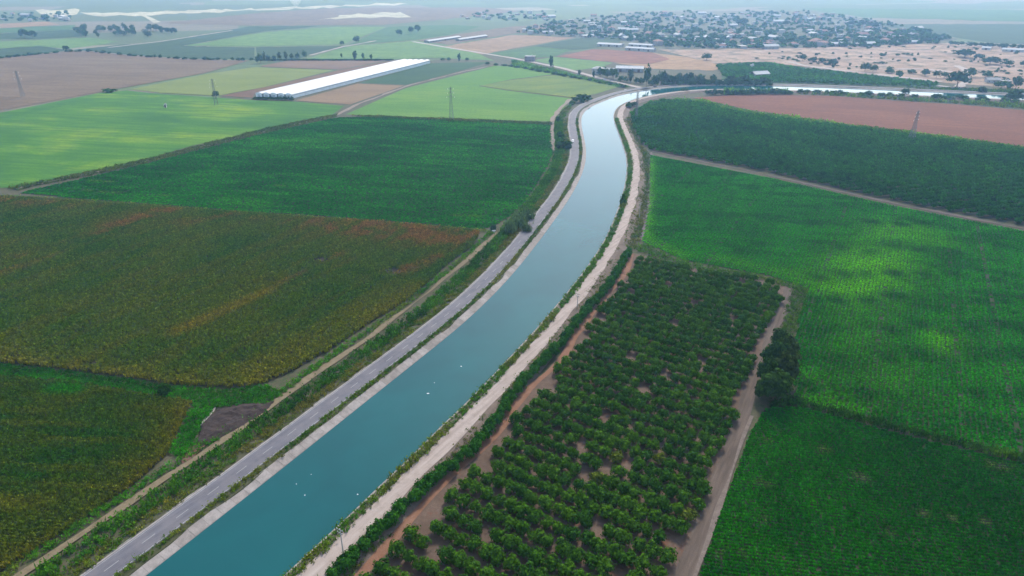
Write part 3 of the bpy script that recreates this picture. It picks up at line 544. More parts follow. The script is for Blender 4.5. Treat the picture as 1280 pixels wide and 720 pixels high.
# ---- weeds on banks, ditches and margins
def band(P, d0, d1, dens, seed, z0=0, z1=0):
    rs = np.random.RandomState(seed); L = np.hypot(*np.diff(P, axis=0).T).sum(); n = int(L * abs(d1 - d0) * dens); R_ = resample(P, 1.0); nn = normals(R_); i = rs.randint(0, len(R_), n); u = rs.rand(n)
    return R_[i] + nn[i] * (d0 + (d1 - d0) * u)[:, None] + rs.normal(size=(n, 2)) * .3, z0 + (z1 - z0) * u
def near_cut(P, z, ymin=150):
    px = to_px(P); k = (px[:, 1] > ymin) & (px[:, 1] < 790); return P[k], z[k]
def weeds(name, P, z, cols, scale, hgt, label, cat, seed, patch=7):
    n = len(P); v = vnoise(P, patch, seed)[:, None]; f = vnoise(P, patch * 3.1, seed + 3)[:, None]; t = lerp(cols[0], cols[1], np.clip(v * 3 - 1, 0, 1)); t = lerp(t, cols[2], np.clip((f - .52) * 6, 0, .85))
    u = RS.uniform(.6, 1.3, n); hm = np.clip(.45 + 1.2 * v[:, 0], .4, 1.6); stuff(name, weed, P, z, rr(n), np.c_[scale * u, scale * u, hgt * u * hm], jit(t * np.array([1.3, 1.05, 1.7]), .2), label, cat)
GRN, LGR, DRY = (.045, .115, .030), (.085, .165, .045), (.20, .145, .095)
B, z = near_cut(*band(Lw, 3.0, 4.7, 2.6, 61, ZB - .05, ZB - .05)); weeds('verge_weeds', B, z, [(.055, .10, .028), (.12, .14, .04), DRY], .75, .55, 'olive weeds on the verge between road and canal lining', 'weeds', 61)
B, z = near_cut(*band(Lw, 12.0, 16.5, 1.3, 62, 1.2, .4)); weeds('bank_weeds', B, z, [(.07, .105, .04), DRY, (.17, .11, .095)], 1.0, .7, 'dry brownish weeds on the slope below the road', 'weeds', 62, 5)
B, z = near_cut(*band(Lw, 16.0, 22.5, 1.2, 63, .4, 0)); k = polyd(B, GP(TRK)) > 1.5; weeds('bank_weeds', B[k], z[k], [GRN, LGR, (.035, .085, .03)], 1.15, 1.15, 'lush green weeds at the foot of the left bank', 'weeds', 63, 6)
TW = smooth(resample(GP(TRK), 3), 8)
B, z = near_cut(*band(TW, 1.4, 4.2, 1.8, 64)); weeds('track_weeds', B, z, [(.05, .14, .03), (.10, .20, .05), (.18, .16, .09)], .9, .6, 'green weeds between the farm track and the maize', 'weeds', 64)
B, z = band(Rw, -1.0, -3.7, 2.4, 65, ZB - .5, ZB - .05); B, z = near_cut(B, z); k = RS.rand(len(B)) < np.clip(vnoise(B, 9, 4) * 3 - .1, .45, 1); weeds('verge_weeds', B[k], z[k], [(.055, .12, .03), (.11, .17, .05), (.17, .14, .075)], .9, .8, 'patchy green weeds between the water and the gravel road', 'weeds', 65)
B, z = near_cut(*band(Rw, -8.3, -12.5, .9, 66, ZB - .2, 0)); k = RS.rand(len(B)) < np.clip(vnoise(B, 6, 14) * 3 - 1.0, .05, 1); weeds('bank_weeds', B[k], z[k], [(.06, .11, .035), (.14, .12, .07), (.20, .14, .11)], .9, .6, 'sparse weeds on the outer slope of the gravel road', 'weeds', 66)
# grassy ditch between the two maize fields
D1 = GP([(-220, 432), (0, 456), (62, 462), (150, 473), (212, 483), (287, 488), (335, 481), (350, 492), (330, 503), (300, 506), (272, 510), (252, 530), (244, 556), (226, 574), (212, 566), (224, 542), (234, 520), (242, 505), (185, 493), (95, 477), (0, 470), (-200, 450)])
B = lattice(D1, 0, .8, .8, .35, .35, 67); v = vnoise(B, 5, 68)[:, None]; n = len(B); t = lerp((.04, .13, .025), (.06, .20, .03), np.clip(v * 2.5 - .7, 0, 1)); t = lerp(t, (.025, .085, .028), np.clip(1.3 * np.exp(-(polyd(B, GP([(-200, 437), (0, 459), (62, 465), (150, 476), (212, 487)])) / 1.8)[:, None] ** 2), 0, 1)); t = lerp(t, (.05, .12, .05), SEG(B, (250, 492), (340, 490), 7) * .7)
stuff('ditch_grass', weed, B, 0, rr(n), np.c_[RS.uniform(.8, 1.4, (n, 2)), RS.uniform(.5, 1.1, n)], jit(t, .2), 'vivid green grass along the ditch between two maize fields', 'grass')
# scrub between gravel road and the big green field, and at the canal bend
for nm, px, sp_, cols, sc, hg, lab, sd_ in (
    ('scrub', [(778, 150), (787, 146), (800, 180), (812, 192), (811, 255), (801, 300), (790, 312), (776, 308), (788, 270), (795, 230), (793, 195), (786, 170)], 1.3, [(.06, .095, .05), (.115, .11, .075), (.17, .12, .10)], 1.3, .8, 'greyish scrub between the gravel road and the green field', 71),
    ('scrub', [(694, 155), (702, 138), (714, 130), (712, 160), (716, 190), (712, 212), (700, 240), (680, 268), (668, 285), (650, 300), (632, 296), (630, 282), (656, 258), (674, 232), (690, 205), (694, 190)], 1.3, [(.05, .115, .04), (.09, .14, .055), (.17, .13, .10)], 1.4, 1.0, 'mixed green scrub between the road bend and the dark field', 72),
    ('hedge_weeds', [(790, 312), (803, 304), (855, 327), (960, 346), (1012, 362), (1010, 368), (985, 360), (960, 353), (855, 335)], 1.2, [(.05, .115, .035), (.10, .17, .055), (.15, .14, .07)], 1.2, .9, 'weedy strip between the orchard and the large green field', 73),
    ('hedge_weeds', [(996, 500), (1070, 519), (1130, 536), (1210, 555), (1280, 571), (1420, 605), (1420, 611), (1280, 579), (1210, 562), (1130, 542), (1070, 526), (990, 507), (960, 509), (960, 504)], .8, [(.02, .06, .02), (.04, .09, .03), (.07, .12, .05)], 1.2, 1.5, 'weedy ridge between the two green fields on the right', 74),
    ('track_weeds', [(989, 358), (1014, 361), (1000, 395), (992, 420), (970, 425), (980, 400)], 1.1, [(.055, .10, .05), (.10, .13, .08), (.20, .20, .16)], 1.2, .8, 'grey green weeds beside the top of the orchard track', 75),
    ('field_margin_grass', [(0, 244), (120, 250.5), (320, 265.5), (460, 275), (560, 284), (606, 287), (616, 292), (600, 291), (460, 278), (320, 269), (120, 254), (0, 248)], 1.5, [(.09, .15, .05), (.15, .19, .06), (.20, .17, .08)], 1.5, .7, 'pale grass strip between the dark green and the maize field', 76),
    ('ditch_weeds', [(20, 238), (170, 207.5), (330, 166.5), (420, 146.5), (424, 142), (330, 161), (170, 202), (10, 235)], 1.6, [(.06, .075, .05), (.10, .10, .07), (.13, .11, .085)], 1.8, 1.0, 'dark weedy ditch below the bright green field', 77),
    ('ditch_weeds', [(440, 144), (560, 148), (690, 153), (690, 156.5), (560, 152), (470, 148)], 1.6, [(.055, .09, .05), (.11, .11, .07), (.14, .11, .085)], 1.8, 1.0, 'weedy line below the light green field with the pylon', 78),
    ('reed_strip', [(845, 124), (880, 126), (925, 137), (960, 143), (1047, 154.5), (1145, 166.5), (1225, 177), (1420, 205), (1420, 208), (1225, 181.5), (1120, 169), (1035, 158), (960, 148.5), (922, 143), (877, 132), (840, 128)], 2.2, [(.11, .19, .07), (.17, .25, .10), (.08, .13, .05)], 3.0, 1.8, 'pale green reedy strip above the dark orchard', 79),
    ('reed_strip', [(640, 75.5), (700, 89), (740, 99), (790, 109.5), (775, 109.5), (700, 93), (640, 83)], 3.0, [(.09, .17, .08), (.14, .22, .10), (.05, .10, .05)], 3.2, 2.0, 'green reed strip beside the far road', 80),
    ('reed_bank', [(905, 118.5), (960, 116.5), (985, 117), (978, 111.5), (950, 110), (906, 110)], 2.4, [(.07, .14, .06), (.15, .21, .09), (.05, .10, .05)], 3.5, 3.6, 'tall reeds on the near bank of the far canal reach', 81),
    ('canal_side_scrub', [(985, 116.8), (1040, 118.5), (1120, 123), (1280, 131), (1420, 140), (1420, 147), (1280, 136), (1200, 130), (1120, 125), (1040, 119.5)], 3.0, [(.07, .12, .05), (.13, .16, .08), (.18, .15, .10)], 3.0, 2.6, 'green scrub along the near bank of the far canal reach', 82),
    ('canal_side_scrub', [(1170, 111), (1290, 114), (1420, 118), (1420, 124), (1280, 118), (1200, 115), (1120, 111.5)], 3.0, [(.045, .085, .045), (.09, .13, .06), (.14, .13, .09)], 3.2, 2.4, 'dark scrub along the far bank of the far canal reach', 83)):
    B = lattice(GP(px), .4, sp_, sp_, .35, .35, sd_); B = B[(polyd(B, Lw[::3]) > 12.4) & (polyd(B, Rw[::3]) > 9.2) & ~inpoly(B, np.concatenate([Lw[::3], Rw[::-3]]))]; weeds(nm, B, np.zeros(len(B)), cols, sc, hg, lab, 'weeds', sd_)

# ================================================================ TREES
def h_px(x, yb, yt): Y = G(x, yb)[1]; v = (yt - 360) / F; return H - Y * (SP + v * CP) / (CP - v * SP)
def inst(name, loc, rz, sc, label, cat, group, trunk_me, crown_me, col):
    e = empty(name, loc, rz, sc); tag(e, label, cat, group)
    if trunk_me is not None: link('trunk', trunk_me, None, e)
    c = link('crown', crown_me, None, e); c.color = (col[0] * .78, col[1] * .98, col[2] * .34, 1); return e
def trunk_mesh(name, h, r, limbs, seed):
    rs = random.Random(seed); mb = MB(); mb.bar((0, 0, -.15), (.03, .02, h), r, r * .7, 6)
    for k in range(limbs):
        a = k * 6.283 / limbs + rs.uniform(-.4, .4); L = h * rs.uniform(1.0, 1.7); mb.bar((.03, .02, h * .9), (math.cos(a) * L * .75, math.sin(a) * L * .75, h * .9 + L * .8), r * .6, r * .22, 5)
    m = mb.mesh(name); m.materials.append(BARK); return m
# --- the near orchard: low round trees, rows across the canal's direction
OT_T = [trunk_mesh('trunk', .65, .10, 4, i) for i in range(3)]
def ot_quads(i): return crown_quads(100 + i, 1.95, 1.85, 1.45, 1.75, 64, 11, .40, .34, .22, -.6)
OT_Q = [ot_quads(i) for i in range(6)]
OT_C = []
for q_ in OT_Q: m_ = quads_mesh('crown', q_); m_.materials.append(LEAF_O); OT_C.append(m_)
ORC = GP([(412, 775), (470, 720), (510, 668), (585, 588), (628, 548), (655, 513), (695, 468), (728, 428), (744, 398), (770, 367), (787, 346), (796, 322), (850, 337), (960, 353), (979, 362), (965, 398), (952, 425), (938, 455), (926, 490), (912, 545), (886, 604), (870, 650), (843, 722), (828, 775)])
A_or = A_can - math.pi / 2
PO = lattice(ORC, A_or, 5.1, 3.45, .04, .07, 8)
gp = np.zeros(len(PO))
for a, r_ in (((690, 494), 4), ((748, 656), 3.5), ((738, 603), 3.2), ((752, 524), 3.5), ((716, 520), 3), ((846, 406), 3), ((810, 393), 3), ((880, 455), 3.5), ((795, 448), 3), ((845, 520), 3), ((783, 575), 3), ((725, 565), 3), ((660, 640), 3), ((700, 680), 3.5), ((800, 640), 2.5), ((797, 346), 3), ((950, 356), 3), ((545, 650), 4), ((555, 690), 3.6), ((600, 660), 3.2), ((640, 715), 3.2), ((840, 603), 3)):
    gp = np.maximum(gp, np.exp(-(np.hypot(*(PO - np.array(G(*a))).T) / (r_ * .62)) ** 4))
left_part = np.exp(-polyd(PO, GP(RPATH)) / 14)
rs_o = np.random.RandomState(77); keep = (rs_o.rand(len(PO)) > gp * .85) & (rs_o.rand(len(PO)) > .02 + .04 * left_part); PO, lp_ = PO[keep], left_part[keep]
dist = np.hypot(PO[:, 0], PO[:, 1]) + np.where(to_px(PO)[:, 1] > 745, 900, 0); order = np.argsort(dist)
osc = rs_o.uniform(.82, 1.06, len(PO)) * (1.02 - .10 * lp_); otint = lerp((.040, .098, .024), (.080, .150, .030), np.clip(vnoise(PO, 9, 51) * 2 - .5 + .25 * rs_o.normal(size=len(PO)), 0, 1)[:, None])
ONES = 'zeroth first second third fourth fifth sixth seventh eighth ninth tenth eleventh twelfth thirteenth fourteenth fifteenth sixteenth seventeenth eighteenth nineteenth'.split()
TENS = {2: 'twenty', 3: 'thirty', 4: 'forty', 5: 'fifty', 6: 'sixty', 7: 'seventy', 8: 'eighty', 9: 'ninety'}
def nth(k): return ONES[k] if k < 20 else (TENS[k // 10][:-1] + 'ieth' if k % 10 == 0 else TENS[k // 10] + '-' + ONES[k % 10])
qo = rot2(PO, A_or); rowi = np.round((qo[:, 1] - rot2(ORC, A_or)[:, 1].min()) / 5.1).astype(int); pxo = to_px(PO); vis = (pxo[:, 1] < 722)
first_full = min(r for r in np.unique(rowi) if vis[rowi == r].all()); olab = {}
for r in np.unique(rowi):
    ids = [i for i in np.argsort(qo[:, 0]) if rowi[i] == r and vis[i]]
    for j, i in enumerate(ids):
        olab[i] = f'fruit tree {nth(j + 1)} from the red path in the {nth(r - first_full + 1)} full orchard row from below' if r >= first_full else f'fruit tree {nth(len(ids) - j)} from the grey track in the {nth(first_full - r)} row under the full rows'
OLAB = 'low bushy green fruit tree in the rows of the near orchard'
for i in order[:300]:
    c = otint[i] if rs_o.rand() > .02 else np.array((.13, .14, .05))
    inst('fruit_tree', (PO[i, 0], PO[i, 1], .04), rs_o.uniform(0, 6.28), (osc[i] * rs_o.uniform(.95, 1.1), osc[i] * rs_o.uniform(.95, 1.1), osc[i] * rs_o.uniform(.92, 1.12)), olab.get(i, OLAB), 'fruit tree', 'fruit trees of the near orchard', OT_T[i % 3], OT_C[i % 6], c)
OT_P = [proto('fruit_tree_shape', q_) for q_ in OT_Q]
r_i = order[300:]; n = len(r_i)
stuff('orchard_trees', OT_P, PO[r_i], .04, rs_o.uniform(0, 6.28, n), np.c_[osc[r_i], osc[r_i], osc[r_i] * 1.02], otint[r_i] * np.array([.78, .98, .34]), 'further rows of low green trees in the near orchard', 'orchard')
# --- hedge row between gravel road and red path
HED = GP([(398, 742), (420, 722), (482, 662), (535, 610), (597, 560), (652, 482), (692, 442), (724, 402), (749, 375), (777, 335), (786, 318)]); HP = resample(HED, 2.35)
HP = HP[to_px(HP)[:, 1] < 728]
for i, p in enumerate(HP):
    s_ = rs_o.uniform(.72, .98); q = p + rs_o.normal(size=2) * .35
    inst('hedge_tree', (q[0], q[1], .3), rs_o.uniform(0, 6.28), (s_, s_, s_ * 1.12), f'leafy hedge tree {nth(i + 1)} from the bottom edge between gravel road and red path', 'tree', 'trees of the hedge row', OT_T[i % 3], OT_C[i % 6], lerp((.03, .10, .024), (.05, .14, .03), rs_o.rand()))
# --- the dark orchard beyond: thousands of trees
P6 = lattice(GP(OR2), px_angle((1000, 250), (1200, 231)), 6.3, 2.7, .03, .12, 9); n = len(P6); px6 = to_px(P6)
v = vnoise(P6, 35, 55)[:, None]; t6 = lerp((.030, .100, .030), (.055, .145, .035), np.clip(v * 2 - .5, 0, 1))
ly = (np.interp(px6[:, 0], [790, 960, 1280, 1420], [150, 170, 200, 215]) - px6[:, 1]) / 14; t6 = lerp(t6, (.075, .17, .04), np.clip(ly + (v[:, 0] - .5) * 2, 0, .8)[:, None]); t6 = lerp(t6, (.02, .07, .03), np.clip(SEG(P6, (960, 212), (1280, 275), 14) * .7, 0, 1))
lowq = [proto('orchard_tree_shape', crown_quads(130 + i, 1.75, 1.75, 1.35, 1.5, 26, 7, .62, .38, .2, -.5)) for i in range(4)]
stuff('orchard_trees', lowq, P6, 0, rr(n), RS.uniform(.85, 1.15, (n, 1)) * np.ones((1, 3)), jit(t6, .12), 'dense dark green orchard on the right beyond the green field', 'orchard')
# grove strip on the far bank
P7 = lattice(GP([(895, 83), (958, 80), (985, 85), (1067, 94.5), (1174, 106), (1168, 109), (1080, 106.5), (1000, 104), (962, 103), (905, 97)]), .2, 6, 5, .1, .15, 10); n = len(P7)
stuff('grove_trees', lowq, P7, 0, rr(n), RS.uniform(1.1, 1.5, (n, 1)) * np.ones((1, 3)), jit(lerp((.04, .115, .04), (.09, .19, .06), np.clip(vnoise(P7, 40, 57)[:, None] * 2 - .5, 0, 1)), .15), 'green grove on the far bank of the canal', 'grove')

# --- trees standing singly: meshes of unit height and unit width, scaled to size
def unit(nm, seed, rz, zc, ncl, per, leaf, clr, rx=.5, low=-.6, th=.3, mat=LEAF_O):
    m = crown_mesh('crown', seed, rx, rx, rz, zc, ncl, per, leaf, clr, .25, low); m.materials.append(mat)
    t = MB().bar((0, 0, -.02), (.01, 0, th), .035, .022, 6); [t.bar((.01, 0, th * .85), (math.cos(a) * .22, math.sin(a) * .22, th + .22), .018, .007, 4) for a in (.3, 2.4, 4.4)]; tm = t.mesh('trunk'); tm.materials.append(BARK); return tm, m
KIND = {'round': [unit('round', 200 + i, .42, .57, 44, 8, .13, .085) for i in range(3)], 'tall': [unit('tall', 210 + i, .40, .62, 36, 8, .12, .075, .46, -.9, .4) for i in range(3)],
        'column': [unit('column', 220 + i, .48, .52, 34, 8, .15, .08, .45, -.95, .15) for i in range(2)], 'bush': [unit('bush', 230 + i, .52, .45, 36, 8, .17, .10, .5, -.5, .2) for i in range(3)]}
big = [unit('big', 240 + i, .46, .52, 150, 12, .085, .065, .5, -.6, .25) for i in range(3)]
TC = {'dark': (.035, .075, .035), 'mid': (.05, .105, .04), 'grey': (.085, .115, .07), 'blue': (.035, .075, .045), 'light': (.09, .16, .055)}
def tree(x, yb, yt, wpx, kind, col, label, group=None, name=None, cat=None, z=0.0, meshes=None):
    p = G(x, yb); h = max(1.2, h_px(x, yb, yt)); wd = wpx * mpp(x, yb); tm, cm = rnd.choice(meshes or KIND[kind]); k = rnd.uniform(.85, 1.15)
    return inst(name or ('bush' if kind == 'bush' else 'tree'), (p[0], p[1], z), rnd.uniform(0, 6.28), (wd, wd * rnd.uniform(.85, 1.1), h), label, cat or ('bush' if kind == 'bush' else 'tree'), group, tm, cm, [c * k for c in TC[col]])
# clump of big bushes beside the orchard track
for x, yb, yt, w_, lab in ((966, 499, 463, 38, 'large round bush at the lower end of the clump by the orchard track'), (956, 481, 449, 26, 'dark bush leaning over the orchard track left of its clump'), (979, 480, 441, 34, 'tall bush in the middle of the clump by the orchard track'), (967, 459, 427, 28, 'round bush second from the top of the clump by the orchard track'), (983, 452, 420, 26, 'bush on the field side at the top of the clump'), (973, 437, 413, 26, 'topmost small bush of the clump by the orchard track'), (950, 497, 474, 18, 'small dark bush at the lower left foot of the clump')):
    p = tree(x, yb, yt, w_, 'bush', 'mid', lab, meshes=big); 
for c_ in [o for o in bpy.data.objects if o.name.startswith('crown') and o.parent and 'clump' in o.parent.get('label', '')]: c_.color = (.75 * .045 * rnd.uniform(.85, 1.2), .85 * .085 * rnd.uniform(.9, 1.15), .014, 1)
# reed clumps by the end of the farm track
rq = np.concatenate([blade_quads(300 + i, 26, 1.0, .55, .075, .22, 14) + np.array([rnd.uniform(-.28, .28), rnd.uniform(-.28, .28), 0]) for i in range(6)]); rm = quads_mesh('reed_blades', rq); rm.materials.append(LEAF_O)
for x, yb, yt, w_, c, lab in ((637, 292, 271, 19, (.12, .21, .085), 'pale reed clump nearest the end of the farm track'), (650, 286, 264, 20, (.13, .23, .09), 'pale reed clump in the middle beside the road bend'), (661, 277, 256, 17, (.10, .18, .065), 'greener reed clump farthest along the road bend'), (647, 277, 259, 17, (.11, .20, .08), 'pale reed clump on the field side of the road bend'), (658, 292, 276, 15, (.10, .17, .07), 'low reed clump nearest the asphalt road'), (617, 288, 278, 10, (.05, .12, .07), 'small dark reed clump at the corner of the dark green field')):
    p = G(x, yb); e = empty('reed_clump', (*p, 0), rnd.uniform(0, 6), (w_ * .5 * mpp(x, yb), w_ * .5 * mpp(x, yb), h_px(x, yb, yt) * .8)); tag(e, lab, 'reeds', 'reed clumps by the road bend'); o = link('reed_blades', rm, None, e); o.color = (*[k * .75 for k in c], 1); o['kind'] = 'stuff'
# named single trees and bushes
for a in ((726, 128, 117, 17, 'bush', 'dark', 'dark round bush on the inside of the canal bend'), (715, 131, 126, 8, 'bush', 'mid', 'small bush left below the dark bush at the canal bend'), (736, 125.5, 121, 9, 'bush', 'mid', 'low bush right of the dark bush at the canal bend'),
          (697, 152, 146, 7, 'bush', 'mid', 'small bush beside the service track at the bend'), (706, 186, 176, 22, 'bush', 'dark', 'broad dark bush between service track and road'), (700, 172, 165, 12, 'bush', 'mid', 'bush above the broad dark bush by the road'), (206, 493, 481, 15, 'bush', 'dark', 'dark bush in the vivid green ditch between the maize fields'), (20, 466, 460, 9, 'bush', 'mid', 'small bush in the ditch at the left edge'),
          (786, 135, 128, 9, 'bush', 'mid', 'small bush by the gravel road at the inner bend'), (793, 132.5, 127, 7, 'bush', 'mid', 'smaller bush next to the bush at the inner bend'), (855, 114.5, 109.5, 9, 'bush', 'dark', 'dark bush standing at the water edge beyond the bend'),
          (779, 257, 243, 9, 'bush', 'mid', 'bush hanging over the water edge on the right bank'), (883, 75, 66.5, 12, 'round', 'dark', 'lone round tree in the orange bare field'), (788, 102, 87, 8.5, 'column', 'dark', 'dark conical tree in front of the white roofed barn'), (808, 110, 83, 11, 'tall', 'dark', 'tallest slim tree where the far road meets the canal'),
          (689, 84, 69, 6, 'column', 'dark', 'slim crooked tree beside the far road'), (724, 93.5, 87, 4.5, 'column', 'dark', 'small conical tree left by the far road bushes'), (742, 96.5, 88, 3.5, 'column', 'dark', 'thin dark cypress beside the far road'),
          (31, 47, 36, 9, 'round', 'blue', 'left one of the two dark trees at far left'), (40, 47.5, 38, 10, 'round', 'blue', 'right one of the two dark trees at far left'), (83, 63.5, 57, 7, 'round', 'dark', 'dark tree at the top corner of the mauve field'),
          (444, 74, 64, 6.5, 'column', 'dark', 'dark column shaped tree behind the long greenhouse'), (454, 73, 66, 4, 'column', 'mid', 'slim tree right of the dark column tree'), (464, 74, 68, 4, 'column', 'mid', 'slim tree above the left roof edge of the greenhouse'), (427, 71.5, 66.5, 3, 'column', 'dark', 'tiny dark conical tree left of the column tree'),
          (428, 56.5, 51, 5, 'round', 'mid', 'small round tree in the pale green far field'), (446, 54, 45, 8, 'round', 'dark', 'larger round tree in the pale green far field'), (499, 45, 36.5, 8, 'round', 'blue', 'left tree of three near the far road corner'), (514, 42, 33, 7, 'round', 'dark', 'middle tree of three near the far road corner'), (522, 40.5, 31, 8, 'round', 'blue', 'right tree of three near the far road corner'),
          (574, 76.5, 67, 4.5, 'column', 'dark', 'dark column tree right of the greenhouse end'), (584, 76.5, 72, 5, 'round', 'mid', 'small tree right of the dark column tree by the road'), (561, 76.5, 71.5, 5, 'round', 'mid', 'round tree left of the dark column tree by the road'), (553, 76.5, 72.5, 5, 'round', 'mid', 'small round tree nearest the greenhouse end'),
          (270, 122.5, 113.5, 8, 'round', 'dark', 'dark tree at the foot of the pylon in the pale green field'), (137, 115, 110.5, 14, 'bush', 'mid', 'bushes at the corner of the bright green field'),
          (1196, 108.5, 88, 22, 'round', 'dark', 'largest round tree on the scrubland beside the pale track'), (1212, 97, 86, 12, 'round', 'mid', 'tree right of the largest round tree'), (1234, 96, 89, 13, 'bush', 'mid', 'broad bush right in the scrubland'), (1269, 112, 95, 13, 'tall', 'dark', 'tall dark tree near the right edge above the canal'), (1251, 112, 101, 17, 'round', 'mid', 'broad green tree left of the tall dark tree'),
          (1206, 72, 61, 22, 'round', 'blue', 'wide blue green tree on the scrubland slope'), (1224, 75, 67, 10, 'round', 'dark', 'small tree right of the wide blue green one'), (1237, 80.5, 71, 19, 'round', 'blue', 'wide tree in the middle of the right slope row'), (1258, 82.5, 75, 14, 'round', 'dark', 'dark tree second from right on the slope'), (1280, 83.5, 76, 10, 'round', 'dark', 'dark tree at the right edge on the slope'),
          (1156, 95, 86, 11, 'round', 'dark', 'left tree of three in a row on the scrubland'), (1170, 97.5, 88, 10, 'round', 'dark', 'middle tree of three in a row on the scrubland'), (1180, 97.5, 90, 10, 'round', 'mid', 'right tree of three in a row on the scrubland'), (1123, 98, 88, 9, 'round', 'mid', 'tree at the left end of the pale dirt road'), (1139, 92, 86, 9, 'bush', 'mid', 'bush between two trees above the pale dirt road'),
          (1003, 76, 67.5, 9, 'round', 'dark', 'dark tree at the left end of the low dark hedge'), (1016, 77, 70.5, 11, 'bush', 'blue', 'middle bush of the low dark hedge on the scrubland'), (1027, 78, 71.5, 9, 'bush', 'dark', 'right bush of the low dark hedge on the scrubland'), (1040, 81, 74.5, 13, 'bush', 'dark', 'broad bush right of the low dark hedge'), (1081, 89.5, 78, 12, 'round', 'dark', 'round tree above the grove strip'), (1091, 90, 81, 10, 'round', 'mid', 'tree touching the round tree above the grove'), (1111, 91.5, 84, 13, 'bush', 'mid', 'broad bush above the right half of the grove'),
          (1132, 117, 111, 12, 'bush', 'dark', 'dark bush on the far bank of the far canal reach'), (1267, 124, 113, 21, 'bush', 'dark', 'large dark bush by the water at the right edge'), (1227, 116.5, 109, 11, 'bush', 'dark', 'dark bush left of the large one at the right edge'), (1172, 122.5, 117, 11, 'bush', 'mid', 'bush on the near bank of the far canal reach'), (1033, 117, 112.5, 5, 'bush', 'mid', 'small bush leftmost on the near bank of the far reach'), (1050, 118.5, 112, 5.5, 'round', 'mid', 'small tree on the near bank of the far reach'), (1099, 122, 115.5, 5.5, 'round', 'mid', 'small tree farther right on the near bank of the far reach'), (1080, 121, 117, 6, 'bush', 'mid', 'low bush between two small trees on the near bank'), (1202, 123.5, 118.5, 14, 'bush', 'dark', 'wide dark bush on the near bank towards the right')): tree(*a)
# tree belt behind the canal bend
for x in list(range(752, 771, 4)) + list(range(820, 962, 4)):
    far = x < 775; yb = (98 + (x - 752) * .12) if far else 107.5 - (x - 820) * .008; tree(x + rnd.uniform(-1.5, 1.5), yb - rnd.uniform(0, 2.5), yb - rnd.uniform(9, 15) if far else yb - rnd.uniform(9, 21) * (1 - .0035 * (x - 820)), rnd.uniform(7, 11), rnd.choice(['round', 'tall', 'tall']), rnd.choice(['dark', 'dark', 'mid', 'blue', 'grey']), 'tree in the dense belt behind the canal bend', 'trees of the belt behind the canal bend')
for x in range(822, 960, 9): tree(x + rnd.uniform(-3, 3), 106.8, rnd.uniform(99, 102), rnd.uniform(8, 12), 'bush', rnd.choice(['dark', 'mid', 'blue']), 'low bush before the tree belt at the canal bend', 'bushes of the belt behind the canal bend')
for x in (776, 781, 796, 802, 814): tree(x, 101.5 + (x - 776) * .12, 95 + (x - 776) * .1, 7, 'bush', 'mid', 'low bush along the fence side of the far road', 'bushes along the far road')
for x in range(884, 990, 8): tree(x + rnd.uniform(-2, 2), 118.3 - .6 * (x > 940), rnd.uniform(111, 113.5), rnd.uniform(6, 11), 'bush', rnd.choice(['dark', 'mid', 'blue']), 'dark bush among the reeds of the far canal reach', 'bushes among the far reeds')
for i in range(40):
    x = rnd.uniform(95, 222); yb = rnd.uniform(37, 47) if x < 190 else rnd.uniform(38, 43); tree(x, yb, yb - rnd.uniform(5.5, 9), rnd.uniform(5, 9), rnd.choice(['round', 'tall']), rnd.choice(['mid', 'blue', 'grey', 'grey']), 'tree of the small wood at upper left', 'trees of the small wood')
for i in range(44):
    x = 2 + i * 7.2 + rnd.uniform(-3, 3); yb = float(np.interp(x, [0, 80, 110, 160, 230, 318], [73, 65, 64.5, 69.5, 74, 76])); tree(x, yb, yb - rnd.uniform(1.6, 4), rnd.uniform(3, 7), 'bush', rnd.choice(['dark', 'mid']), 'low bush in the hedge behind the mauve ploughed field', 'bushes behind the mauve field')
for x, hh in ((322, 9), (326, 11), (331, 13), (336, 9), (343, 8), (350, 12), (358, 12), (365, 9), (372, 8), (381, 10)): tree(x, 79 - (x - 322) * .09, 79 - (x - 322) * .09 - hh, rnd.uniform(5, 7.5), 'tall', rnd.choice(['dark', 'mid', 'grey']), 'tree in the short row behind the brown field', 'trees of the short row behind the brown field')
for x in range(321, 490, 6): tree(x, 75.4, 73.4, rnd.uniform(5, 9), 'bush', 'dark', 'low hedge bush along the back of the brown field', 'hedge bushes behind the brown field')
for x in range(320, 368, 5): tree(x, 124 + (x - 320) * .03, 121, rnd.uniform(5, 8), 'bush', 'dark', 'low bush along the front wall of the long greenhouse', 'bushes before the greenhouse')
for x in range(610, 790, 9): yb = float(np.interp(x, [610, 640, 700, 790], [80.5, 83.5, 94, 110.5])); tree(x + rnd.uniform(-3, 3), yb, yb - rnd.uniform(2, 3.4), rnd.uniform(6, 10), 'bush', rnd.choice(['dark', 'mid']), 'dark bush in the line above the yellow green field', 'bushes above the yellow green field')
SCR = GP([(870, 66), (960, 63), (1180, 57), (1280, 66), (1340, 72), (1340, 108), (1200, 100), (1067, 88), (985, 78), (958, 74), (900, 76)]); ps = RS.uniform(0, 1, (2600, 2)); pp = np.c_[860 + ps[:, 0] * 480, 57 + ps[:, 1] * 52]; PW = GP(pp); kk = inpoly(PW, SCR) & (vnoise(PW, 60, 91) > .42); pp = pp[kk][:170]
for x, y in pp: tree(x, y, y - rnd.uniform(1.2, 3.2), rnd.uniform(2.2, 5.5), 'bush', rnd.choice(['dark', 'mid', 'grey', 'blue']), 'small scrub bush scattered on the barren land', 'scrub bushes on the barren land')
for i in range(20): x = 996 + i * 15 + rnd.uniform(-6, 6); yb = float(np.interp(x, [1000, 1120, 1280], [115.6, 120.6, 128])); tree(x, yb, yb - rnd.uniform(3.2, 5.5), rnd.uniform(6, 12), 'bush', rnd.choice(['dark', 'mid', 'blue']), 'green bush on the near bank edge of the far canal reach', 'bushes on the near bank of the far reach')
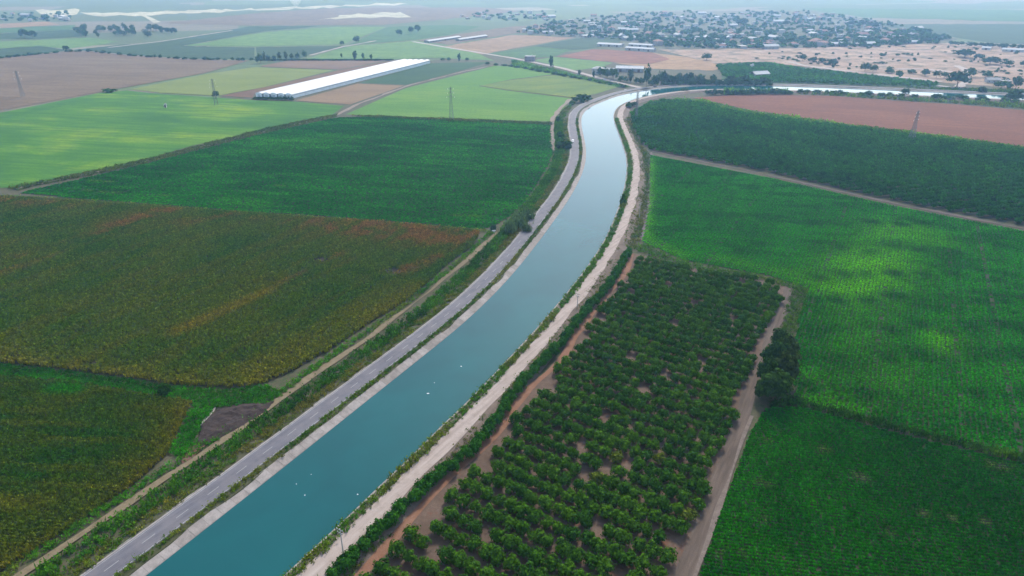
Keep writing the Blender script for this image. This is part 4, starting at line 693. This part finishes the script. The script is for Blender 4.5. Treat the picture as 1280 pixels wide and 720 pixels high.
# village trees
VPX = [(640, 42), (690, 27), (760, 18), (860, 15), (1010, 14), (1090, 24), (1190, 47), (1176, 55), (1080, 59), (960, 61.5), (840, 61), (790, 52), (730, 47)]
def vill(n, seed):
    rs = np.random.RandomState(seed); q = np.c_[rs.uniform(640, 1192, n * 4), 13 + 49 * rs.rand(n * 4) ** .8]; return q[inpoly(q, VPX)][:n]
for x, y in vill(130, 5):
    s_ = .85 if y > 30 else .7; tree(x, y, y - rnd.uniform(2.6, 6.2) * s_, rnd.uniform(3.5, 8) * s_, rnd.choice(['round', 'round', 'tall', 'column']), rnd.choice(['dark', 'mid', 'blue', 'grey']), 'tree between the houses of the far village', 'trees of the far village')
for x in range(1186, 1290, 8): tree(x + rnd.uniform(-3, 3), 57 + (x - 1186) * .05 + rnd.uniform(-1, 1), 51 + (x - 1186) * .05, rnd.uniform(6, 11), 'round', 'blue', 'dark tree in the line at the right edge of the village', 'trees right of the village')
for x, y in ((1093, 36), (1087, 33), (1098, 35), (1078, 33), (1065, 32), (983, 32), (925, 32), (930, 31), (1127, 55), (1118, 53), (1158, 53), (1170, 54), (935, 57), (890, 58), (900, 57)): tree(x, y, y - rnd.uniform(6, 9), rnd.uniform(7, 12), 'round', 'blue', 'large dark tree standing out above the far village', 'large dark trees of the far village')
farq = [proto('far_tree_shape', crown_quads(150 + i, .5, .5, .45, .5, 20, 6, .26, .11, .2, -.5)) for i in range(3)]
q = np.concatenate([vill(1100, 6), np.c_[RS.uniform(590, 700, 45), RS.uniform(15, 27, 45)], np.c_[RS.uniform(-20, 88, 60), RS.uniform(17, 27, 60)]]); PV = GP(q); n = len(q); sz = RS.uniform(5, 10.5, n)
stuff('far_trees', farq, PV, 0, rr(n), np.c_[sz * RS.uniform(.8, 1.6, n), sz, sz * RS.uniform(.55, .9, n)], jit(lerp((.035, .075, .04), (.07, .11, .05), RS.rand(n, 1)), .15), 'countless small trees in and beyond the far village', 'trees')

# ================================================================ BUILDINGS
W_ = lambda c: plain('render_' + str(len(bpy.data.materials)), [k * .5 for k in c], .85, .2, var=.12, scale=.4)
WALLS = [W_((.55, .50, .45)), W_((.72, .70, .66)), W_((.55, .47, .40)), W_((.50, .50, .50))]
ROOFS = [W_((.75, .73, .70)), W_((.60, .58, .56)), W_((.36, .17, .12)), W_((.46, .25, .18)), W_((.80, .80, .79))]
GLASS = plain('window_glass', (.06, .075, .09), .15, .5); DOORM = W_((.22, .15, .11)); FRAME = W_((.70, .70, .68))
def house_parts(root, w_, d, h, kind, wm, rm, storeys=1):
    MB().box((0, 0, h / 2 - .1), (w_, d, h + .2)).build('wall', wm, root)
    if kind == 'flat':
        mb = MB().box((0, 0, h + .13), (w_ + .7, d + .7, .22)); r = mb.build('roof', rm, root); MB().box((w_ * .22, 0, h + .24 + .7), (1.4, 1.4, 1.4)).build('water_tank', FRAME, r)
    elif kind == 'gable':
        hr = d * .27; r = MB().prism([(-d / 2 - .5, h + .003), (d / 2 + .5, h + .003), (0, h + hr)], -w_ / 2 - .5, w_ / 2 + .5).build('roof', rm, root)
    else:
        mb = MB(); e = .5; x, y, z0, z1, k = w_ / 2 + e, d / 2 + e, h + .003, h + d * .25, max(0, w_ / 2 - d / 2); mb.v = [(-x, -y, z0), (x, -y, z0), (x, y, z0), (-x, y, z0), (-k, 0, z1), (k, 0, z1)]
        mb.f = [(0, 3, 2, 1), (0, 1, 5, 4), (2, 3, 4, 5), (1, 2, 5), (3, 0, 4)]; mb.build('roof', rm, root)
    for s in range(storeys):
        for k in range(max(2, int(w_ / 4))):
            xx = -w_ / 2 + (k + .5) * w_ / max(2, int(w_ / 4)); f = MB().box((xx, -d / 2 - .02, s * 3 + 1.7), (1.3, .10, 1.2)).build('window', FRAME, root); MB().box((xx, -d / 2 - .05, s * 3 + 1.7), (1.1, .10, 1.0)).build('pane', GLASS, f)
    MB().box((w_ * .08, -d / 2 - .03, 1.05), (1.0, .12, 2.1)).build('door', DOORM, root)
def children_copy(src, dst):
    for ch in src.children:
        c = ch.copy(); COL.objects.link(c); c.parent = dst
        for g in ch.children: k = g.copy(); COL.objects.link(k); k.parent = c
PH = []
for i, (w_, d, h, k, wi, ri, st) in enumerate(((11, 9, 3.4, 'flat', 0, 0, 1), (13, 9, 3.3, 'hip', 1, 2, 1), (10, 8, 6.4, 'flat', 1, 4, 2), (15, 9, 3.4, 'gable', 2, 3, 1), (18, 10, 4.0, 'gable', 3, 4, 1), (9, 8, 3.2, 'flat', 2, 1, 1), (12, 10, 6.4, 'hip', 0, 3, 2))):
    e = empty('house', (0, 0, 0)); house_parts(e, w_, d, h, k, WALLS[wi], ROOFS[ri], st); PH.append(e)
HL = ['low flat roofed house with pale concrete roof among the far houses', 'low house with dark red hip roof among the far houses', 'two storey white house with flat white roof among the far houses', 'low house with reddish gable roof among the far houses', 'long shed with white gable roof among the far houses', 'small tan house with grey flat roof among the far houses', 'two storey house with reddish hip roof among the far houses']
used = set(); cand = vill(420, 9); got = []
for x, y in [(rnd.uniform(4, 88), rnd.uniform(16, 27)) for _ in range(16)] + [(rnd.uniform(565, 690), rnd.uniform(16, 25)) for _ in range(22)] + list(cand):
    p = np.array(G(x, y))
    if any(np.hypot(*(p - q)) < 17 for q in got) or len(got) > 205: continue
    got.append(p); k = rnd.choice([0, 0, 1, 2, 2, 3, 4, 4, 5, 6])
    if k not in used: e = PH[k]; used.add(k)
    else: e = PH[k].copy(); COL.objects.link(e); children_copy(PH[k], e)
    e.location = (p[0], p[1], 0); e.rotation_euler = (0, 0, rnd.choice([.2, .2 + math.pi / 2]) + rnd.uniform(-.35, .35)); s_ = rnd.uniform(.85, 1.2); e.scale = (s_ * rnd.uniform(.9, 1.3), s_, s_); tag(e, HL[k], 'house', 'houses of the far village')
def shed(name, label, cat, a, b, width, hw, hr, wm, rm, doors=2):
    a, b = np.array(G(*a)), np.array(G(*b)); L = np.hypot(*(b - a)); c = (a + b) / 2; e = empty(name, (*c, 0), math.atan2(*(b - a)[::-1])); tag(e, label, cat)
    MB().box((0, 0, hw / 2 - .1), (L, width, hw + .2)).build('wall', wm, e); t = .25; y = width / 2 + .5; sl = hr / (width / 2)
    for s in (-1, 1): MB().prism([(s * y, hw - .5 * sl + .01), (0, hw + hr + .01), (0, hw + hr + t), (s * y, hw - .5 * sl + t)], -L / 2 - .5, L / 2 + .5).build('roof_slope', rm, e)
    MB().box((0, 0, hw + hr + t), (L + 1.0, .7, .3)).build('ridge_cap', rm, e)
    for k in range(doors): MB().box(((k + .5) * L / doors - L / 2, -width / 2 - .03, hw * .4), (3, .12, hw * .8)).build('door', DOORM, e)
    for k in range(max(1, int(L / 9))): MB().box((-L / 2 + 5 + k * 9, -width / 2 - .03, hw * .62), (1.6, .10, .8)).build('window', GLASS, e)
    return e
WHITE = W_((.82, .82, .82))
shed('barn', 'long low white roofed barn upper one right of the red field', 'barn', (787, 57.5), (816, 59.2), 12, 3.5, 1.6, WALLS[1], WHITE, 3)
shed('barn', 'long low white roofed barn lower one above the orange field', 'barn', (783, 62), (818, 64.2), 12, 3.5, 1.6, WALLS[1], WHITE, 3)
shed('barn', 'white roofed barn at the left end of the barn group', 'barn', (748, 57), (778, 58.6), 14, 3.5, 1.8, WALLS[1], WHITE, 3)
shed('barn', 'broad white roofed barn behind the dark conical tree', 'barn', (770, 88.5), (804, 89.3), 16, 4.2, 2.2, WALLS[3], WHITE, 3)
shed('shed', 'white roofed open shed in the grove beyond the tree belt', 'shed', (940, 96.5), (958, 95.5), 12, 4, 2.6, WALLS[3], WHITE, 2)
shed('slim_greenhouse', 'lower left one of two slim pale greenhouses far behind', 'greenhouse', (533, 53.3), (573, 47.5), 11, 2.6, 1.5, WALLS[3], WHITE, 1)
shed('slim_greenhouse', 'upper right one of two slim pale greenhouses far behind', 'greenhouse', (572, 51.2), (607, 46.2), 9, 2.6, 1.5, WALLS[3], WHITE, 1)
shed('shed', 'small white roofed shed beside the dark orchard plot', 'shed', (727, 47), (741, 46.3), 10, 3.5, 1.6, WALLS[1], WHITE, 1)
shed('shed', 'long white shed at the right edge behind the slope trees', 'shed', (1252, 64), (1300, 66), 10, 3.5, 1.6, WALLS[1], WHITE, 2)
shed('shed', 'white shed left of the long one on the right slope', 'shed', (1227, 62), (1238, 62.6), 9, 3.5, 1.6, WALLS[1], WHITE, 1)
def big_house(label, x, y, w_, d, h, kind, wm, rm, st, rz, name='house'): e = empty(name, (*G(x, y), 0), rz); tag(e, label, 'house'); house_parts(e, w_, d, h, kind, wm, rm, st); return e
big_house('two storey mauve grey house beside the far road', 662.5, 76.2, 14, 10, 6.6, 'flat', W_((.42, .36, .40)), ROOFS[1], 2, -.2)
big_house('two storey white house at the left end of the near tree group', 747, 92, 13, 10, 6.5, 'hip', WALLS[1], ROOFS[0], 2, -.25)
big_house('low white house behind the tall trees by the far road', 760, 91, 15, 9, 3.6, 'gable', WALLS[1], WHITE, 1, -.2)
big_house('small white hut standing in the green grove', 939.5, 86, 3.8, 3.8, 5.2, 'flat', WHITE, WHITE, 1, .1, 'hut')
big_house('tiny white pump hut in the bright green field', 207, 134.3, 2.0, 2.0, 2.2, 'flat', WHITE, WHITE, 1, .1, 'pump_hut')
big_house('low house with pale roof beside the big round tree', 1240, 103, 14, 8, 3.4, 'gable', WALLS[1], ROOFS[1], 1, -.2)
big_house('low tan house near the right edge on the scrubland', 1256, 104.5, 10, 8, 3.3, 'flat', WALLS[0], ROOFS[1], 1, -.1)
# --- the long greenhouse
def greenhouse():
    NL, NR, FR = (np.array(G(*p)) for p in ((319.5, 121.5), (366, 123), (538, 79)))
    ax = FR - NR; L = np.hypot(*ax); ang = math.atan2(ax[1], ax[0]); per = np.array([-math.sin(ang), math.cos(ang)]); wid = abs(np.dot(NL - NR, per)); e = empty('long_greenhouse', (*NR, 0), ang); tag(e, 'very long white plastic greenhouse among the fields at upper left', 'greenhouse')
    film = plain('white_film', (.48, .49, .50), .6, .2, var=.08, scale=.08); side = plain('side_film', (.66, .72, .75), .5, .4, var=.1, scale=.2); net = plain('vent_net', (.42, .47, .50), .8, .2, var=.1); gut = plain('gutter_metal', (.5, .52, .54), .45, .4, .6)
    nb = 5; bw = wid / nb; hw, ha = 4.0, 1.1; sh = np.dot(NL - NR, ax / L)      # the end walls are skewed: each bay starts a little further on
    for b in range(nb):
        xo = sh * (b + .5) / nb; prof = []
        for k in range(9): t = k / 8; prof.append((b * bw + .12 + t * (bw - .24), hw + ha * math.sin(math.pi * t)))
        lo = [(y, z - .08) for y, z in prof][::-1]; MB().prism(prof + lo, xo, L + xo).build('bay_roof', film, e)
        mb = MB(); face = [(xo + .05, b * bw + .1, -.1), (xo + .05, b * bw + bw - .1, -.1)] + [(xo + .05, y, z - .1) for y, z in prof[::-1]]; mb.poly(face); mb.poly([(x + L - .1, y, z) for x, y, z in face][::-1]); mb.build('end_wall', side, e)
        if b: MB().box((L / 2 + xo - sh / nb / 2, b * bw, hw - .06), (L, .26, .14)).build('gutter', gut, e)
        MB().box((xo + .0, b * bw + bw / 2, 1.5), (.12, 3.2, 3.0)).build('sliding_door', net, e)
    x0 = sh * .5 / nb
    n = 14
    for yy, sx in ((-.02, x0), (wid + .02, sh - x0)):
        for k in range(n): MB().box((sx + (k + .5) * L / n, yy, 1.2), (L / n - .25, .1, 2.6)).build('side_panel', side, e); MB().box((sx + (k + .5) * L / n, yy, 3.12), (L / n - .25, .08, 1.2)).build('vent_panel', net, e)
        MB().box((sx + L / 2, yy, hw - .1), (L, .22, .2)).build('gutter', gut, e)
greenhouse()

# ================================================================ POLES, PYLONS, VEHICLES, SMALL THINGS
STEEL = plain('galvanised_steel', (.15, .16, .17), .6, .3, .2); WOODP = plain('pole_concrete', (.36, .34, .32), .8, .2); CER = plain('ceramic', (.75, .75, .74), .3, .5)
def pole(x, yb, yt, label, z=.5):
    p = G(x, yb, z); Y = p[1]; v_ = (yt - 360) / F; h = H - Y * (SP + v_ * CP) / (CP - v_ * SP) - z; e = empty('power_pole', (p[0], p[1], z), A_can + math.pi / 2); tag(e, label, 'power pole', 'power poles along the gravel road')
    MB().bar((0, 0, -.6), (0, 0, h), .17, .10, 8).build('post', WOODP, e)
    for dz, L in ((.25, 1.9), (1.15, 1.5)):
        a = MB().box((0, .12, h - dz), (L, .12, .14)).build('crossarm', STEEL, e)
        for k in (-.45, 0, .45): MB().bar((k * L, .12, h - dz + .07), (k * L, .12, h - dz + .36), .06, .04, 6).build('insulator', CER, a)
    MB().bar((0, .1, h - 1.9), (.6, .12, h - 1.2), .03, .03, 4).bar((0, .1, h - 1.9), (-.6, .12, h - 1.2), .03, .03, 4).build('brace', STEEL, e)
pole(430, 698, 661, 'nearest power pole with double crossarm beside the gravel road', .5); pole(721.5, 386, 366.5, 'second power pole beside the gravel road above the hedge row', .5); pole(799, 272, 252.5, 'third power pole between gravel road and green field', .2)
def pylon(x, yb, yt, label, base=3.2):
    p = G(x, yb); h = h_px(x, yb, yt); e = empty('lattice_pylon', (*p, 0), rnd.uniform(0, .6)); tag(e, label, 'pylon', 'lattice pylons'); 
    def cor(z): w2 = np.interp(z, [0, h * .62, h], [base / 2, .75, .35]); return [(sx * w2, sy * w2, z) for sx, sy in ((-1, -1), (1, -1), (1, 1), (-1, 1))]
    for k in range(4): a, b, c = cor(-.3)[k], cor(h * .62)[k], cor(h)[k]; MB().bar(a, b, .13, .10, 4).bar(b, c, .10, .07, 4).build('leg', STEEL, e)
    zs = [h * t for t in (.02, .14, .26, .37, .47, .56, .64, .72, .80, .88, .96)]; mb = MB()
    for z0, z1 in zip(zs, zs[1:]):
        A, B = cor(z0), cor(z1)
        for k in range(4): j = (k + 1) % 4; mb.bar(A[k], B[j], .06, .06, 3).bar(A[j], B[k], .06, .06, 3).bar(B[k], B[j], .05, .05, 3)
    mb.build('bracing', STEEL, e)
    for t, L in ((.70, 3.4), (.82, 2.8), (.94, 2.3)):
        mb = MB(); z = h * t
        for s in (-1, 1): mb.bar((0, .4, z), (s * L, 0, z + .1), .08, .05, 4).bar((0, -.4, z), (s * L, 0, z + .1), .08, .05, 4).bar((0, 0, z + .9), (s * L, 0, z + .12), .06, .05, 4)
        a = mb.build('crossarm', STEEL, e)
        for s in (-1, 1): MB().bar((s * L, 0, z + .1), (s * L, 0, z - 1.0), .09, .07, 5).build('insulator', CER, a)
for a in ((564.5, 150, 108, 'lattice pylon at the front edge of the light green field'), (1139, 175.5, 138, 'lattice pylon at the edge of the dark orchard and the red field', 4.0), (270.5, 131, 98, 'lattice pylon behind the bright green field by a dark tree'), (29, 121, 88, 'faint lattice pylon in the mauve ploughed field'), (795, 147, 114, 'slim lattice pylon at the left corner of the dark orchard', 1.5)): pylon(*a)
# vehicles
def rounded(prof, w_, inset):      # a car body from its side profile, narrower towards the roof
    mb = MB(); n = len(prof); zmax = max(z for _, z in prof)
    for s in (-1, 1): mb.v += [(x, s * (w_ / 2 - inset * max(0, (z - .8)) / max(.01, zmax - .8)), z) for x, z in prof]
    mb.f = [tuple(range(n - 1, -1, -1)), tuple(range(n, 2 * n))] + [(i, (i + 1) % n, n + (i + 1) % n, n + i) for i in range(n)]; return mb
TYRE = plain('tyre', (.03, .03, .03), .9); RIM = plain('rim', (.5, .5, .5), .4, .4, .7); LAMP = plain('lamp_glass', (.7, .7, .68), .2, .5); RLAMP = plain('tail_lamp', (.4, .03, .03), .3, .5)
def wheels(e, xs, w_, r):
    for x in xs:
        for s in (-1, 1): t = MB().bar((x, s * (w_ / 2 - .2), r), (x, s * (w_ / 2 + .01), r), r, r, 12).build('wheel', TYRE, e); MB().bar((x, s * (w_ / 2 - .05), r), (x, s * (w_ / 2 + .03), r), r * .6, r * .6, 10).build('rim', RIM, t)
def car(label, loc, rz, paint, name='car'):
    e = empty(name, loc, rz); tag(e, label, 'car'); w_ = 1.8
    rounded([(-2.15, .35), (2.1, .35), (2.15, .7), (1.9, .88), (.95, .98), (.35, 1.42), (-1.1, 1.48), (-1.95, 1.02), (-2.15, .85)], w_, .18).build('body', paint, e)
    MB().poly([(1.0, -.72, 1.0), (1.0, .72, 1.0), (.40, .62, 1.43), (.40, -.62, 1.43)]).build('windscreen', GLASS, e); MB().poly([(-1.98, .70, 1.04), (-1.98, -.70, 1.04), (-1.16, -.60, 1.49), (-1.16, .60, 1.49)]).build('rear_window', GLASS, e)
    for s in (-1, 1): MB().poly([(.8, s * .885, 1.02), (.3, s * .745, 1.38), (-1.05, s * .735, 1.42), (-1.6, s * .875, 1.04)][::s]).build('side_window', GLASS, e); MB().box((2.06, s * .62, .72), (.16, .34, .16)).build('headlight', LAMP, e); MB().box((-2.12, s * .66, .82), (.12, .26, .2)).build('tail_light', RLAMP, e)
    wheels(e, (-1.3, 1.3), w_, .33)
def on_road(x, y, d): q = np.array(G(x, y, ZB)); i = int(np.argmin(np.hypot(*(Lw - q).T))); P = off(Lw, d); t = P[i + 1] - P[i - 1]; return (P[i][0], P[i][1], ZB + .03), math.atan2(t[1], t[0])
CARW, CARD = plain('white_paint', (.78, .78, .78), .3, .5, var=.03), plain('dark_paint', (.05, .055, .07), .3, .5, var=.05)
l, r_ = on_road(723, 177, 9.3); car('white car driving on the road left of the canal', l, r_ + math.pi, CARW)
l, r_ = on_road(834, 112, 6.4); car('dark car on the bank road beyond the canal bend', l, r_, CARD)
l, r_ = on_road(787.5, 112.5, 14); car('white car parked where the far road meets the canal', (l[0], l[1], .1), r_ + .6, CARW)
def truck():
    l, r_ = on_road(907.5, 106.8, 8.0); e = empty('lorry', l, r_); tag(e, 'white lorry parked before the tree belt on the far canal bank', 'lorry')
    MB().box((-1.2, 0, 2.25), (8.4, 2.5, 2.5)).build('cargo_box', CARW, e); MB().box((-.4, 0, .85), (10.4, 1.0, .3)).build('chassis', TYRE, e); rounded([(3.25, .6), (5.3, .6), (5.35, 1.5), (5.1, 2.7), (3.25, 2.8)], 2.4, .1).build('cab', CARW, e)
    MB().poly([(5.36, -1.05, 1.6), (5.36, 1.05, 1.6), (5.14, .98, 2.5), (5.14, -.98, 2.5)]).build('windscreen', GLASS, e); wheels(e, (-4.2, -3.1, 4.3), 2.4, .5)
truck()
# white scraps afloat on the canal
def chunk(seed, s):
    bm = bmesh.new(); bmesh.ops.create_icosphere(bm, subdivisions=2, radius=1); rs = random.Random(seed)
    for v_ in bm.verts: k = s * rs.uniform(.75, 1.2); v_.co = Vector((v_.co.x * k * 1.5, v_.co.y * k, v_.co.z * k * .45))
    m = bpy.data.meshes.new('floating_scrap'); bm.to_mesh(m); bm.free(); return m
FOAM = plain('white_foam', (.7, .7, .7), .6, .3, var=.05)
for i, (x, y, s, lab) in enumerate(((535, 492, .42, 'largest white scrap floating in the middle of the canal'), (576.5, 458, .32, 'white scrap floating nearer the right bank upstream'), (543, 478.5, .18, 'faint small scrap between the two brighter floating scraps'), (370.5, 605, .17, 'upper small pale scrap floating near the left lining'), (381, 619, .2, 'lower small pale scrap floating near the left lining'), (447, 618, .24, 'pale scrap floating by the right verge downstream'), (389, 593, .15, 'tiny pale scrap farthest upstream of the left three'))):
    o = link('floating_scrap', chunk(i, s * .62), FOAM); p = G(x, y, ZW); o.location = (p[0], p[1], ZW + s * .08); o.rotation_euler = (0, 0, rnd.uniform(0, 3)); tag(o, lab, 'litter', 'white scraps afloat on the canal')
# white irrigation standpipe at the end of the farm track
e = empty('standpipe', (*G(617.5, 291), 0), .2); tag(e, 'white irrigation standpipe at the end of the farm track', 'pipe'); MB().bar((0, 0, -.2), (0, 0, 1.1), .22, .22, 10).build('riser', CARW, e); MB().bar((-1.0, 0, 1.15), (.9, 0, 1.15), .24, .24, 10).build('outlet_pipe', CARW, e); MB().bar((0, 0, 1.3), (0, 0, 1.6), .05, .05, 6).bar((-.2, 0, 1.6), (.2, 0, 1.6), .04, .04, 6).build('valve_handle', STEEL, e)
# white smoke rising far off
def smoke():
    bm = bmesh.new(); bmesh.ops.create_icosphere(bm, subdivisions=3, radius=1)
    p = G(370, 9); s = mpp(370, 9)
    for v_ in bm.verts: t = (v_.co.z + 1) / 2; k = .55 + .75 * t; v_.co = Vector((v_.co.x * 11 * s * k * 1.0 + t * 2 * s, v_.co.y * 20 * k, 1 + t * 72))
    m = bpy.data.meshes.new('smoke_plume'); bm.to_mesh(m); bm.free(); mt, n = newmat('smoke'); q = N(n, 'ShaderNodeVolumePrincipled', Density=.010); q.inputs['Color'].default_value = (.97, .96, .95, 1)
    o_ = N(n, 'ShaderNodeOutputMaterial'); n.links.new(q.outputs[0], o_.inputs['Volume']); o = link('smoke_plume', m, mt); o.location = (p[0], p[1], 0); tag(o, 'white smoke plume rising beyond the quarry', 'smoke', None, 'stuff')
smoke()
# ---------------------------------------------------------------- haze
def haze():
    mb = MB(); mb.box((0, (GY0 + GY1) / 2, (136 - 2) / 2), (2 * GX + 60, GY1 - GY0 + 60, 138)); m, n = newmat('haze_air')
    p = N(n, 'ShaderNodeVolumePrincipled', Density=HAZE, Anisotropy=.6); p.inputs['Color'].default_value = (.33, .60, 1.0, 1); p.inputs['Absorption Color'].default_value = (1, 1, 1, 1)
    o = N(n, 'ShaderNodeOutputMaterial'); n.links.new(p.outputs[0], o.inputs['Volume']); ob = mb.build('haze', m); tag(ob, 'pale blue haze filling the air over the plain', 'haze', None, 'stuff')
haze()

# ---------------------------------------------------------------- rows of alike bushes and trees: say which one
rows_ = {'hedge bushes behind the brown field', 'bushes behind the mauve field', 'trees of the belt behind the canal bend', 'bushes of the belt behind the canal bend', 'bushes among the far reeds', 'bushes along the far road', 'bushes before the greenhouse', 'bushes above the yellow green field', 'trees of the short row behind the brown field', 'bushes on the near bank of the far reach', 'trees right of the village', 'trees of the small wood'}
byg = {}
for o in S.objects:
    if o.parent is None and o.get('group') in rows_: byg.setdefault((o['group'], o['label']), []).append(o)
for (g_, l_), os_ in byg.items():
    os_.sort(key=lambda o: to_px(np.array([o.location[:2]]))[0, 0])
    for k, o in enumerate(os_): o['label'] = f'{l_}, {nth(k + 1)} from the left'
